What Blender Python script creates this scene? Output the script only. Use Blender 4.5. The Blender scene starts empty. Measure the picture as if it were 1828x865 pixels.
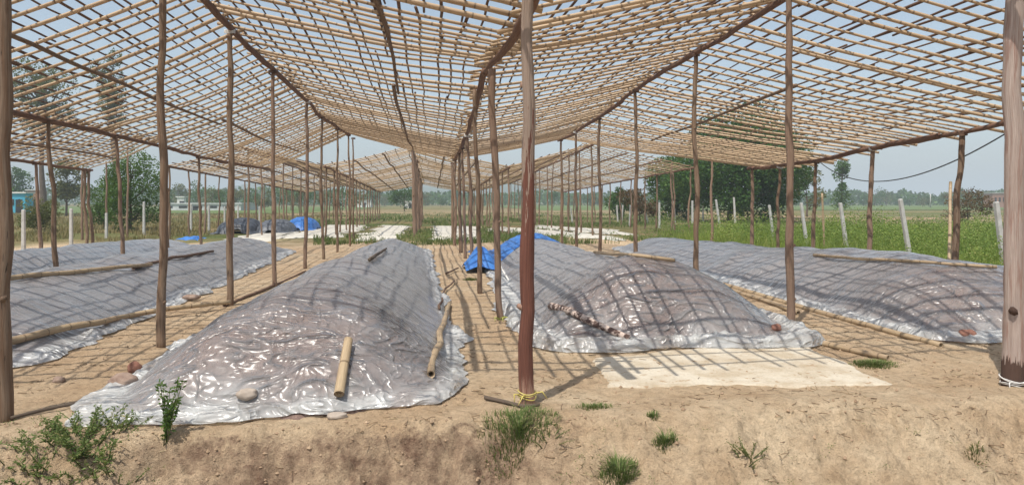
import bpy, math, random
import numpy as np
from mathutils import Vector, Matrix
random.seed(7); RNG = np.random.default_rng(11)
scene = bpy.context.scene
col = scene.collection
R = math.radians
# ------------------------------------------------------------------ camera
F = 1200.0; CX = 914.0; HY = 360.0; W = 1828.0; HH = 865.0; CAMH = 1.6
YAW = R(6.84)
cam_d = bpy.data.cameras.new('camera'); cam = bpy.data.objects.new('camera', cam_d); col.objects.link(cam)
cam.location = (0, 0, CAMH); cam.rotation_euler = (R(90), 0, -YAW)
cam_d.sensor_width = 36; cam_d.lens = 36 * F / W; cam_d.shift_y = -(HH / 2 - HY) / W
cam_d.clip_start = .05; cam_d.clip_end = 9000
scene.camera = cam
# ------------------------------------------------------------------ sky, sun, exposure
SUN_AZ = R(38); SUN_EL = R(65)
world = bpy.data.worlds.new('World'); scene.world = world; world.use_nodes = True
nt = world.node_tree; nt.nodes.clear()
sky = nt.nodes.new('ShaderNodeTexSky'); sky.sky_type = 'NISHITA'; sky.sun_disc = False
sky.sun_elevation = SUN_EL; sky.sun_rotation = R(180) + SUN_AZ
sky.air_density = 1.0; sky.dust_density = 2.2; sky.ozone_density = 1.0
bg = nt.nodes.new('ShaderNodeBackground'); bg.inputs[1].default_value = .14
wo = nt.nodes.new('ShaderNodeOutputWorld')
hs = nt.nodes.new('ShaderNodeHueSaturation'); hs.inputs['Saturation'].default_value = .72; hs.inputs['Value'].default_value = 1.12; hs.inputs['Hue'].default_value = .488
nt.links.new(sky.outputs[0], hs.inputs['Color']); nt.links.new(hs.outputs[0], bg.inputs[0]); nt.links.new(bg.outputs[0], wo.inputs[0])
sl = bpy.data.lights.new('sun', 'SUN'); sl.energy = 4.3; sl.angle = R(.5); sl.color = (1, .95, .87)
so = bpy.data.objects.new('sun', sl); col.objects.link(so)
D = Vector((math.sin(SUN_AZ) * math.cos(SUN_EL), math.cos(SUN_AZ) * math.cos(SUN_EL), -math.sin(SUN_EL)))
so.rotation_euler = D.to_track_quat('-Z', 'Y').to_euler(); so.location = (-10, -10, 30)
scene.view_settings.view_transform = 'Standard'; scene.view_settings.look = 'None'
scene.view_settings.exposure = 0.12; scene.view_settings.gamma = 1
scene.render.engine = 'CYCLES'
scene.cycles.use_denoising = True
scene.cycles.max_bounces = 8; scene.cycles.transparent_max_bounces = 16; scene.cycles.volume_bounces = 0
scene.cycles.sample_clamp_indirect = 8

# ------------------------------------------------------------------ photo geometry helpers (used to survey real positions)
cs, sn = math.cos(YAW), math.sin(YAW)
def world_xy(xc, d): return (xc * cs + d * sn, d * cs - xc * sn)
def ground_px(px, py, z=0.0):
    d = (CAMH - z) * F / (py - HY); return Vector((*world_xy((px - CX) / F * d, d), z))
def ray_px(px, py, d): 
    x, y = world_xy((px - CX) / F * d, d); return Vector((x, y, CAMH + (HY - py) / F * d))
def on_line(px, py, X):
    th = YAW + math.atan((px - CX) / F); Y = X / math.tan(th); d = Y * cs + X * sn
    return Y, CAMH + (HY - py) / F * d
def depth(p): return p[1] * cs + p[0] * sn

# ------------------------------------------------------------------ noise
_perm = np.random.default_rng(5).permutation(256); _perm = np.concatenate([_perm, _perm, _perm])
_g = np.random.default_rng(6).normal(size=(256, 3)); _g /= np.linalg.norm(_g, axis=1)[:, None]
def noise3(x, y, z):
    x, y, z = np.broadcast_arrays(np.asarray(x, float), np.asarray(y, float), np.asarray(z, float))
    xi, yi, zi = np.floor(x).astype(int), np.floor(y).astype(int), np.floor(z).astype(int)
    xf, yf, zf = x - xi, y - yi, z - zi
    u, v, w = [t * t * t * (t * (t * 6 - 15) + 10) for t in (xf, yf, zf)]
    def gr(i, j, k):
        h = _perm[(_perm[(_perm[(xi + i) & 255] + yi + j) & 255] + zi + k) & 255]
        g = _g[h]; return g[..., 0] * (xf - i) + g[..., 1] * (yf - j) + g[..., 2] * (zf - k)
    def L(a, b, t): return a + t * (b - a)
    return 1.6 * L(L(L(gr(0,0,0), gr(1,0,0), u), L(gr(0,1,0), gr(1,1,0), u), v),
             L(L(gr(0,0,1), gr(1,0,1), u), L(gr(0,1,1), gr(1,1,1), u), v), w)
def fbm(x, y, z, o=4):
    s = 0; a = 1; f = 1
    for _ in range(o): s = s + a * noise3(x * f, y * f, z * f + 7.3 * _); a *= .5; f *= 2.03
    return s
def ridged(x, y, z, o=3):
    s = 0; a = 1; f = 1
    for _ in range(o): s = s + a * (1 - np.abs(noise3(x * f, y * f, z * f + 3.1 * _)) * 2); a *= .5; f *= 2.1
    return s / 1.75
def sstep(a, b, x):
    t = np.clip((np.asarray(x, float) - a) / (b - a), 0, 1); return t * t * (3 - 2 * t)

# ------------------------------------------------------------------ terrain
def bank_edge(x): return 4.95 + .10 * noise3(x * .9, 3.3, 0) + .05 * noise3(x * 3.1, 9.1, 0) - .28 * sstep(-2.4, -3.8, x) - .02 * x
def bank_drop(x, y):
    e = bank_edge(x); t = e - y
    steep = sstep(-2.6, -1.9, x) * sstep(.9, .35, x)          # cut face between these x, looser slope elsewhere
    gent = .40 * sstep(0, 1.0, t) + .22 * np.clip(t, 0, 3) * .6
    cut = .42 * sstep(.02, .42, t) + .12 * np.clip(t, 0, 3)
    return -(gent * (1 - steep) + cut * steep), steep, t
def G(x, y, detail=True):
    x = np.asarray(x, float); y = np.asarray(y, float)
    dr, st, t = bank_drop(x, y)
    z = np.where(y < 6.5, dr, 0)
    z = z + .05 * np.exp(-((y - bank_edge(x) - .12) / .2) ** 2) * (x > .4) * (.6 + .4 * noise3(x * 1.3, 0, 2))
    near = sstep(60, 25, np.hypot(x, y))
    z = z + near * (.035 * noise3(x * .45, y * .45, 1.1))
    if detail:
        nr = sstep(16, 9, y)
        z = z + nr * (.014 * fbm(x * 2.3, y * 2.3, .5, 3) + .010 * fbm(x * 8, y * 8, 2.5, 3))
        b = sstep(-.10, .25, t) * (y < 7)
        z = z + b * (.06 * fbm(x * 2.6, y * 2.6, 8.1, 3) + .075 * np.abs(fbm(x * 6, y * 6, 4.1, 4)) + .012 * fbm(x * 22, y * 22, 4.7, 2))
        z = z + b * st * (.08 * fbm(x * 3.3, y * 5, 6.6, 4) + .06 * (ridged(x * 5, y * 7, 1.2, 3) - .6) - .05 * sstep(.32, .5, noise3(x * 6, y * 8, 5.5)))
    return z
def gz(x, y): return float(G(x, y))

# ------------------------------------------------------------------ object helpers
def tag(o, label=None, cat=None, group=None, kind=None):
    if label: o['label'] = label
    if cat: o['category'] = cat
    if group: o['group'] = group
    if kind: o['kind'] = kind
    return o
def empty(name, loc=(0, 0, 0), **kw):
    o = bpy.data.objects.new(name, None); col.objects.link(o); o.location = loc; o.empty_display_size = .2
    return tag(o, **kw)
class MB:
    def __init__(s): s.v = []; s.f = []; s.t = []; s.r = []; s.n = 0; s.mi = []
    def add(s, v, f, t=None, r=0.0, mi=0):
        v = np.asarray(v, float); s.v.append(v)
        s.f.extend([tuple(int(i) + s.n for i in q) for q in f]); s.mi.extend([mi] * len(f))
        s.t.append(np.zeros((len(v), 3)) if t is None else np.asarray(t, float))
        s.r.append(np.full(len(v), float(r)) if np.isscalar(r) else np.asarray(r, float)); s.n += len(v)
    def build(s, name, mat, parent=None, smooth=True, origin=None, **kw):
        me = bpy.data.meshes.new(name); v = np.concatenate(s.v)
        if origin is not None: v = v - np.asarray(origin)
        me.from_pydata(v.tolist(), [], s.f)
        a = me.attributes.new('tube', 'FLOAT_VECTOR', 'POINT'); a.data.foreach_set('vector', np.concatenate(s.t).ravel())
        a = me.attributes.new('rnd', 'FLOAT', 'POINT'); a.data.foreach_set('value', np.concatenate(s.r))
        mats = mat if isinstance(mat, (list, tuple)) else [mat]
        for m in mats: me.materials.append(m)
        if len(mats) > 1: me.polygons.foreach_set('material_index', s.mi)
        if smooth: me.polygons.foreach_set('use_smooth', [True] * len(me.polygons))
        me.update()
        o = bpy.data.objects.new(name, me); col.objects.link(o)
        if origin is not None and parent is None: o.location = origin
        if origin is not None and parent is not None: o.location = Vector(origin) - parent.location
        elif parent is not None: o.location = -parent.location
        if parent is not None: o.parent = parent
        return tag(o, **kw)
def tube(mb, pts, rad, sides=8, r=None, cap=True, rough=0.0, mi=0, hollow=False):
    P = np.asarray(pts, float); n = len(P); rad = np.full(n, rad) if np.isscalar(rad) else np.asarray(rad, float)
    if r is None: r = random.random()
    T = np.gradient(P, axis=0); T /= np.linalg.norm(T, axis=1)[:, None] + 1e-9
    ref = np.array([0, 0, 1.0]) if abs(T[0][2]) < .8 else np.array([0, 1.0, 0])
    A = np.cross(T, ref); A /= np.linalg.norm(A, axis=1)[:, None]; B = np.cross(T, A)
    L = np.concatenate([[0], np.cumsum(np.linalg.norm(np.diff(P, axis=0), axis=1))])
    an = np.linspace(0, 2 * math.pi, sides, endpoint=False); c, s_ = np.cos(an), np.sin(an)
    rr = rad[:, None] * np.ones(sides)[None]
    if rough: rr = rr * (1 + rough * noise3(L[:, None] * 2.3 + r * 50, c[None] * 1.1, s_[None] * 1.1) + rough * .5 * noise3(L[:, None] * 7 + r * 50, c[None] * 2.5, s_[None] * 2.5))
    V = P[:, None] + rr[..., None] * (A[:, None] * c[None, :, None] + B[:, None] * s_[None, :, None])
    tt = np.stack([np.broadcast_to(L[:, None], (n, sides)), np.broadcast_to(c, (n, sides)), np.broadcast_to(s_, (n, sides))], -1)
    f = [(i * sides + j, i * sides + (j + 1) % sides, (i + 1) * sides + (j + 1) % sides, (i + 1) * sides + j) for i in range(n - 1) for j in range(sides)]
    V = V.reshape(-1, 3); tt = tt.reshape(-1, 3)
    if cap:
        if hollow:   # open cut end: step inward and close deep inside
            for e, base, off in ((0, 0, 1), (n - 1, (n - 1) * sides, -1)):
                ring = V[base:base + sides]; cen = P[e]; k = len(V)
                inner = cen + (ring - cen) * .72; deep = inner + T[e] * off * .12
                V = np.concatenate([V, inner, deep]); tt = np.concatenate([tt, tt[base:base + sides], tt[base:base + sides] - [9, 0, 0]])
                for j in range(sides):
                    j2 = (j + 1) % sides
                    f.append((base + j, base + j2, k + j2, k + j)); f.append((k + j, k + j2, k + sides + j2, k + sides + j))
                f.append(tuple(k + sides + j for j in range(sides)))
        else:
            f.append(tuple(range(sides))[::-1]); f.append(tuple((n - 1) * sides + j for j in range(sides)))
    mb.add(V, f, tt, r, mi)
def lerp(a, b, t): return a + (b - a) * t

# ------------------------------------------------------------------ materials
def newmat(name):
    m = bpy.data.materials.new(name); m.use_nodes = True; n = m.node_tree; n.nodes.clear()
    out = n.nodes.new('ShaderNodeOutputMaterial'); return m, n, out
def N(n, t, **kw):
    x = n.nodes.new(t)
    for k, v in kw.items():
        if k.startswith('i_'): x.inputs[int(k[2:]) if k[2:].isdigit() else k[2:].replace('_', ' ')].default_value = v
        else: setattr(x, k, v)
    return x
def ramp(n, fac, stops):
    r = n.nodes.new('ShaderNodeValToRGB'); e = r.color_ramp.elements
    while len(e) < len(stops): e.new(.5)
    for k, (p, c) in zip(e, stops): k.position = p; k.color = (*c, 1) if len(c) == 3 else c
    n.links.new(fac, r.inputs[0]); return r.outputs[0]
def mix(n, fac, a, b, mode='MIX'):
    m = n.nodes.new('ShaderNodeMix'); m.data_type = 'RGBA'; m.blend_type = mode
    for s, v in ((m.inputs[0], fac), (m.inputs[6], a), (m.inputs[7], b)):
        if hasattr(v, 'links'): n.links.new(v, s)
        elif isinstance(v, (int, float)): s.default_value = v
        else: s.default_value = (*v, 1)
    return m.outputs[2]
def math_(n, op, a, b=None, c=None):
    m = n.nodes.new('ShaderNodeMath'); m.operation = op
    for s, v in zip(m.inputs, (a, b, c)):
        if v is None: continue
        if hasattr(v, 'links'): n.links.new(v, s)
        else: s.default_value = v
    return m.outputs[0]
def noise(n, vec, scale, detail=4, rough=.55, dist=0.0):
    t = n.nodes.new('ShaderNodeTexNoise'); t.inputs['Scale'].default_value = scale; t.inputs['Detail'].default_value = detail
    t.inputs['Roughness'].default_value = rough; t.inputs['Distortion'].default_value = dist
    n.links.new(vec, t.inputs['Vector']); return t.outputs[0]
def vmul(n, vec, s, off=None):
    m = n.nodes.new('ShaderNodeVectorMath'); m.operation = 'MULTIPLY_ADD'; n.links.new(vec, m.inputs[0]); m.inputs[1].default_value = s
    if off is not None: n.links.new(off, m.inputs[2])
    else: m.inputs[2].default_value = (0, 0, 0)
    return m.outputs[0]
def bump(n, h, strength, dist, prev=None):
    b = n.nodes.new('ShaderNodeBump'); b.inputs['Strength'].default_value = strength; b.inputs['Distance'].default_value = dist
    n.links.new(h, b.inputs['Height'])
    if prev is not None: n.links.new(prev, b.inputs['Normal'])
    return b.outputs[0]
def princ(n, out, color, rough=.8, normal=None, spec=.3, link=True):
    p = n.nodes.new('ShaderNodeBsdfPrincipled')
    if hasattr(color, 'links'): n.links.new(color, p.inputs['Base Color'])
    else: p.inputs['Base Color'].default_value = (*color, 1)
    if hasattr(rough, 'links'): n.links.new(rough, p.inputs['Roughness'])
    else: p.inputs['Roughness'].default_value = rough
    p.inputs['Specular IOR Level'].default_value = spec
    if normal is not None: n.links.new(normal, p.inputs['Normal'])
    if link: n.links.new(p.outputs[0], out.inputs[0])
    return p
def attr(n, name): a = n.nodes.new('ShaderNodeAttribute'); a.attribute_name = name; return a

def pole_mat(name, c1, c2, c3, rough=.6, nodes_every=.34, stain=.5, bumps=.5):
    m, n, out = newmat(name)
    tv = attr(n, 'tube').outputs['Vector']; rn = attr(n, 'rnd').outputs['Fac']
    off = N(n, 'ShaderNodeCombineXYZ'); n.links.new(math_(n, 'MULTIPLY', rn, 91.7), off.inputs[0]); n.links.new(math_(n, 'MULTIPLY', rn, 37.1), off.inputs[1])
    v = vmul(n, tv, (1, 1.2, 1.2), off.outputs[0])
    fine = noise(n, vmul(n, tv, (2.2, 7, 7), off.outputs[0]), 2.0, 6, .65)
    big = noise(n, v, 1.7, 4, .6)
    c = mix(n, ramp(n, rn, [(0, (0, 0, 0)), (1, (1, 1, 1))]), c1, c2)
    c = mix(n, ramp(n, big, [(.38, (0, 0, 0)), (.68, (stain,) * 3)]), c, c3)
    c = mix(n, .75, c, ramp(n, fine, [(.25, (.35,) * 3), (.55, (1,) * 3), (.8, (1.25,) * 3)]), 'MULTIPLY')
    if bumps > .9: c = mix(n, ramp(n, noise(n, vmul(n, tv, (3.2, 1.5, 1.5), off.outputs[0]), 2.1, 2, .5), [(.66, (0, 0, 0)), (.71, (.85,) * 3)]), c, (.045, .03, .02))
    if nodes_every:
        sx = N(n, 'ShaderNodeSeparateXYZ'); n.links.new(tv, sx.inputs[0])
        fr = math_(n, 'FRACT', math_(n, 'MULTIPLY_ADD', sx.outputs[0], 1 / nodes_every, rn))
        ln = math_(n, 'LESS_THAN', fr, .055)
        c = mix(n, math_(n, 'MULTIPLY', ln, .65), c, (.10, .06, .035))
    princ(n, out, c, rough, bump(n, fine, bumps, .006), .3); return m
M = {}
M['bamboo'] = pole_mat('bamboo', (.60, .445, .285), (.48, .34, .205), (.32, .21, .13), .5)
M['stick'] = pole_mat('stick', (.20, .12, .075), (.13, .075, .05), (.08, .05, .04), .75, 0)
M['old_bamboo'] = pole_mat('old_bamboo', (.50, .38, .23), (.42, .31, .19), (.20, .12, .08), .5, .30)
M['wood'] = pole_mat('wood', (.235, .145, .088), (.16, .092, .055), (.33, .25, .18), .85, 0, .75, 1.4)
M['beam'] = pole_mat('beam', (.19, .10, .065), (.15, .08, .055), (.27, .17, .11), .85, 0, .6, 1.0)
M['greywood'] = pole_mat('grey_wood', (.32, .22, .155), (.27, .185, .13), (.22, .13, .09), .85, 0, .7, 1.0)
M['bark'] = pole_mat('bark', (.14, .10, .07), (.11, .08, .06), (.20, .16, .12), .95, 0, .6, 1.0)

def red_post_mat():
    m, n, out = newmat('red_post'); tv = attr(n, 'tube').outputs['Vector']
    sx = N(n, 'ShaderNodeSeparateXYZ'); n.links.new(tv, sx.inputs[0])
    fine = noise(n, vmul(n, tv, (1.2, 6, 6)), 2.6, 7, .7); pat = noise(n, vmul(n, tv, (1.4, .9, .9)), 2.2, 4, .6)
    grey = mix(n, ramp(n, fine, [(.3, (0, 0, 0)), (.7, (1, 1, 1))]), (.22, .15, .11), (.46, .36, .29))
    red = mix(n, ramp(n, fine, [(.3, (0, 0, 0)), (.75, (1, 1, 1))]), (.09, .038, .027), (.27, .11, .075))
    k = math_(n, 'ADD', sx.outputs[0], math_(n, 'MULTIPLY', math_(n, 'SUBTRACT', pat, .5), 3.4))
    c = mix(n, ramp(n, math_(n, 'DIVIDE', k, 4.0), [(.49, (0, 0, 0)), (.505, (1, 1, 1))]), red, grey)
    # pale splintered foot
    c = mix(n, ramp(n, math_(n, 'DIVIDE', math_(n, 'ADD', sx.outputs[0], math_(n, 'MULTIPLY', math_(n, 'SUBTRACT', fine, .5), .9)), 4.0), [(.045, (1, 1, 1)), (.06, (0, 0, 0))]), c, (.42, .26, .19))
    crack = ramp(n, noise(n, vmul(n, tv, (.5, 5, 5)), 3.0, 3, .5), [(.30, (.15,) * 3), (.37, (1,) * 3)])
    c = mix(n, 1.0, c, crack, 'MULTIPLY')
    b = bump(n, fine, .9, .01); b = bump(n, crack, .8, .012, b)
    princ(n, out, c, .8, b, .25); return m
M['redpost'] = red_post_mat()

def tarred_post():
    m, n, out = newmat('tarred_post'); tv = attr(n, 'tube').outputs['Vector']; sx = N(n, 'ShaderNodeSeparateXYZ'); n.links.new(tv, sx.inputs[0])
    fine = noise(n, vmul(n, tv, (1.0, 6, 6)), 2.4, 7, .7); pat = noise(n, vmul(n, tv, (1.1, 1.3, 1.3)), 2.0, 4, .6)
    c = mix(n, ramp(n, fine, [(.3, (0, 0, 0)), (.7, (1, 1, 1))]), (.28, .20, .165), (.56, .46, .40))
    c = mix(n, ramp(n, pat, [(.52, (0, 0, 0)), (.62, (.7,) * 3)]), c, (.30, .17, .13))
    k = math_(n, 'ADD', sx.outputs[0], math_(n, 'MULTIPLY', math_(n, 'SUBTRACT', noise(n, vmul(n, tv, (0, 3, 3)), 2, 3), .5), .35))
    c = mix(n, math_(n, 'LESS_THAN', k, .30), c, (.10, .06, .045))
    princ(n, out, c, .85, bump(n, fine, 1.0, .012), .2); return m
M['tarredpost'] = tarred_post()

def ground_mat():
    m, n, out = newmat('earth'); tc = N(n, 'ShaderNodeTexCoord').outputs['Object']
    sx = N(n, 'ShaderNodeSeparateXYZ'); n.links.new(tc, sx.inputs[0]); X, Y, Z = sx.outputs
    big = noise(n, tc, .35, 5, .6); mid = noise(n, tc, 1.6, 6, .65); fine = noise(n, tc, 14, 6, .7); grain = noise(n, tc, 70, 4, .75)
    sand = mix(n, ramp(n, mid, [(.32, (0, 0, 0)), (.68, (1, 1, 1))]), (.46, .325, .20), (.67, .53, .36))
    sand = mix(n, ramp(n, big, [(.40, (0, 0, 0)), (.62, (.7,) * 3)]), sand, (.48, .33, .20))
    # damp dark cut soil in the bank face
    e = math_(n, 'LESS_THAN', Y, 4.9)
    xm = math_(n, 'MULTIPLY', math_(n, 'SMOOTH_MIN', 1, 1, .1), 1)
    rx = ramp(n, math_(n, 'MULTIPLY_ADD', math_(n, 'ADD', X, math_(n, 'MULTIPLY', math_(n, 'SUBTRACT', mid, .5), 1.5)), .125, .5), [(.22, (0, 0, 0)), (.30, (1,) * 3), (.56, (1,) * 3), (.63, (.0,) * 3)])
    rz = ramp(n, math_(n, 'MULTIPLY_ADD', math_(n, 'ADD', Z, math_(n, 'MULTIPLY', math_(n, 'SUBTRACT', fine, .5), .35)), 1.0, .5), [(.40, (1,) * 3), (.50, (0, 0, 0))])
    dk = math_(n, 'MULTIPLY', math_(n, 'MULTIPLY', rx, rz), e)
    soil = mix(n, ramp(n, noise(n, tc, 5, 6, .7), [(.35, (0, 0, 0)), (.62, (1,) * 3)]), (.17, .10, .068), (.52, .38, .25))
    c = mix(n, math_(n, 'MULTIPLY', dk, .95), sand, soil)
    # far ground: dry weedy field
    dist = math_(n, 'ADD', Y, math_(n, 'MULTIPLY', math_(n, 'SUBTRACT', noise(n, tc, .22, 5, .65), .5), 16))
    farf = ramp(n, math_(n, 'DIVIDE', dist, 100), [(.255, (0, 0, 0)), (.30, (1, 1, 1))])
    xr = ramp(n, math_(n, 'MULTIPLY_ADD', math_(n, 'ABSOLUTE', math_(n, 'SUBTRACT', X, -1.5)), .04, 0), [(.50, (0, 0, 0)), (.56, (1, 1, 1))])
    farf = math_(n, 'MAXIMUM', farf, xr)
    fld = mix(n, ramp(n, noise(n, vmul(n, tc, (.25, 1, 1)), .09, 6, .7), [(.42, (0, 0, 0)), (.58, (1, 1, 1))]), (.12, .14, .045), (.27, .19, .10))
    fld = mix(n, ramp(n, mid, [(.45, (0, 0, 0)), (.65, (.7,) * 3)]), fld, (.10, .12, .04))
    c = mix(n, farf, c, fld)
    c = mix(n, .9, c, ramp(n, fine, [(.25, (.50,) * 3), (.47, (.97,) * 3), (.75, (1.22,) * 3)]), 'MULTIPLY')
    c = mix(n, .5, c, ramp(n, grain, [(.25, (.5,) * 3), (.5, (1,) * 3), (.8, (1.3,) * 3)]), 'MULTIPLY')
    b = bump(n, fine, 1.0, .06); b = bump(n, grain, 1.0, .014, b)
    princ(n, out, c, .95, b, .12); return m
M['earth'] = ground_mat()
def simple_mat(name, c1, c2, scale=8, rough=.8, bs=.4, bd=.01, spec=.3, contrast=(.35, .65), stretch=(1, 1, 1)):
    m, n, out = newmat(name); tc = vmul(n, N(n, 'ShaderNodeTexCoord').outputs['Object'], stretch)
    a = noise(n, tc, scale, 6, .65)
    princ(n, out, mix(n, ramp(n, a, [(contrast[0], (0, 0, 0)), (contrast[1], (1, 1, 1))]), c1, c2), rough, bump(n, a, bs, bd), spec); return m
M['mottled'] = simple_mat('mottled_log', (.09, .055, .045), (.55, .44, .37), 16, .9, .8, .01, .2, (.47, .56))
M['concrete'] = simple_mat('concrete_white', (.42, .41, .38), (.56, .55, .52), 6, .85)
M['pad'] = simple_mat('lime_pad', (.40, .30, .19), (.56, .49, .38), 3.2, .9, .3, .01, .1, (.3, .55))
def pad_mat():
    m, n, out = newmat('lime_floor'); tc = N(n, 'ShaderNodeTexCoord').outputs['Object']
    a = noise(n, tc, 2.4, 6, .65); sp = noise(n, tc, 11, 4, .6); fi = noise(n, tc, 45, 4, .7)
    c = mix(n, ramp(n, a, [(.35, (0, 0, 0)), (.6, (1, 1, 1))]), (.40, .32, .22), (.55, .49, .39))
    c = mix(n, ramp(n, sp, [(.60, (0, 0, 0)), (.66, (.8,) * 3)]), c, (.33, .22, .13))
    c = mix(n, .6, c, ramp(n, fi, [(.3, (.7,) * 3), (.5, (1,) * 3), (.75, (1.1,) * 3)]), 'MULTIPLY')
    princ(n, out, c, .95, bump(n, fi, .6, .006, bump(n, sp, .5, .02)), .1); return m
M['pad'] = pad_mat()
M['padfar'] = simple_mat('lime_pad_far', (.42, .38, .31), (.58, .55, .48), 1.2, .9, .3, .01, .1, (.3, .55))
M['rock'] = simple_mat('rock', (.20, .13, .10), (.36, .27, .21), 9, .9, .8, .02)
M['palerock'] = simple_mat('pale_rock', (.32, .26, .21), (.42, .36, .30), 9, .9, .6, .01)
M['brick'] = simple_mat('brick', (.18, .08, .055), (.28, .14, .10), 18, .9, .8, .01)
M['tarpblue'] = simple_mat('tarp_blue', (.02, .11, .38), (.06, .22, .58), 5, .38, .9, .05, .5)
M['tarpblack'] = simple_mat('tarp_black', (.025, .027, .032), (.09, .10, .12), 4, .35, .9, .08, .5)
M['tarpgrey'] = simple_mat('tarp_grey', (.06, .065, .075), (.15, .16, .18), 3, .4, .9, .08, .5)
M['heap'] = simple_mat('manure', (.11, .072, .058), (.26, .18, .15), 26, .95, 1.0, .02, .1)
M['rope_y'] = simple_mat('rope_yellow', (.50, .40, .08), (.66, .58, .22), 30, .7)
M['rope_w'] = simple_mat('rope_white', (.55, .53, .50), (.72, .70, .66), 30, .7)
M['rope_g'] = simple_mat('rope_green', (.35, .42, .10), (.55, .55, .15), 30, .7)
M['wire'] = simple_mat('wire_dark', (.03, .03, .03), (.05, .05, .05), 30, .5)
M['cyan'] = simple_mat('paint_cyan', (.05, .34, .50), (.09, .42, .56), .8, .8, .1)
M['white'] = simple_mat('whitewash', (.62, .62, .58), (.78, .77, .73), .8, .8, .1)
M['brickwall'] = simple_mat('brick_far', (.28, .14, .10), (.36, .22, .16), 1.5, .9, .1)
M['dark'] = simple_mat('dark_opening', (.02, .02, .02), (.03, .03, .03), 5, .9, 0)
M['tin'] = simple_mat('tin_roof', (.45, .46, .46), (.62, .63, .63), .6, .6, .1)
M['hill'] = simple_mat('hill', (.05, .08, .05), (.09, .12, .07), .01, .95, 0)
M['crop'] = simple_mat('crop', (.085, .13, .045), (.15, .19, .07), .25, .95, .5, .1, .1, (.3, .7), (.3, 1, 1))
M['plough'] = simple_mat('plough', (.12, .13, .055), (.33, .23, .14), .22, .95, .5, .1, .1, (.42, .56), (.3, 1, 1))

def leaf_mat(name, c1, c2, c3=None, trans=.35):
    m, n, out = newmat(name); rn = attr(n, 'rnd').outputs['Fac']
    c = ramp(n, rn, [(0, c1), (.8, c2), (1, c3 or c2)])
    p = princ(n, out, c, .55, None, .25, link=False)
    t = N(n, 'ShaderNodeBsdfTranslucent'); n.links.new(mix(n, .5, c, (.20, .26, .03)), t.inputs[0])
    mx = N(n, 'ShaderNodeMixShader'); mx.inputs[0].default_value = trans
    n.links.new(p.outputs[0], mx.inputs[1]); n.links.new(t.outputs[0], mx.inputs[2]); n.links.new(mx.outputs[0], out.inputs[0]); return m
M['leaf'] = leaf_mat('leaf_green', (.035, .085, .015), (.085, .17, .03), (.16, .22, .05))
M['leafdark'] = leaf_mat('leaf_dark', (.02, .06, .014), (.06, .14, .028), (.12, .21, .04))
M['leafolive'] = leaf_mat('leaf_olive', (.07, .085, .03), (.15, .15, .05), (.24, .20, .08))
M['leafbrown'] = leaf_mat('leaf_brown', (.10, .055, .035), (.17, .10, .05), (.12, .13, .05))
M['weed'] = leaf_mat('weed', (.08, .12, .035), (.17, .23, .07), (.38, .33, .17))
M['grass'] = leaf_mat('grass_tall', (.09, .17, .03), (.26, .34, .07), (.46, .44, .17), .4)
M['drygrass'] = leaf_mat('grass_dry', (.22, .17, .08), (.32, .25, .12), (.15, .17, .06), .3)
M['straw'] = leaf_mat('straw', (.10, .06, .035), (.30, .20, .11), (.5, .4, .24), .1)

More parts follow.
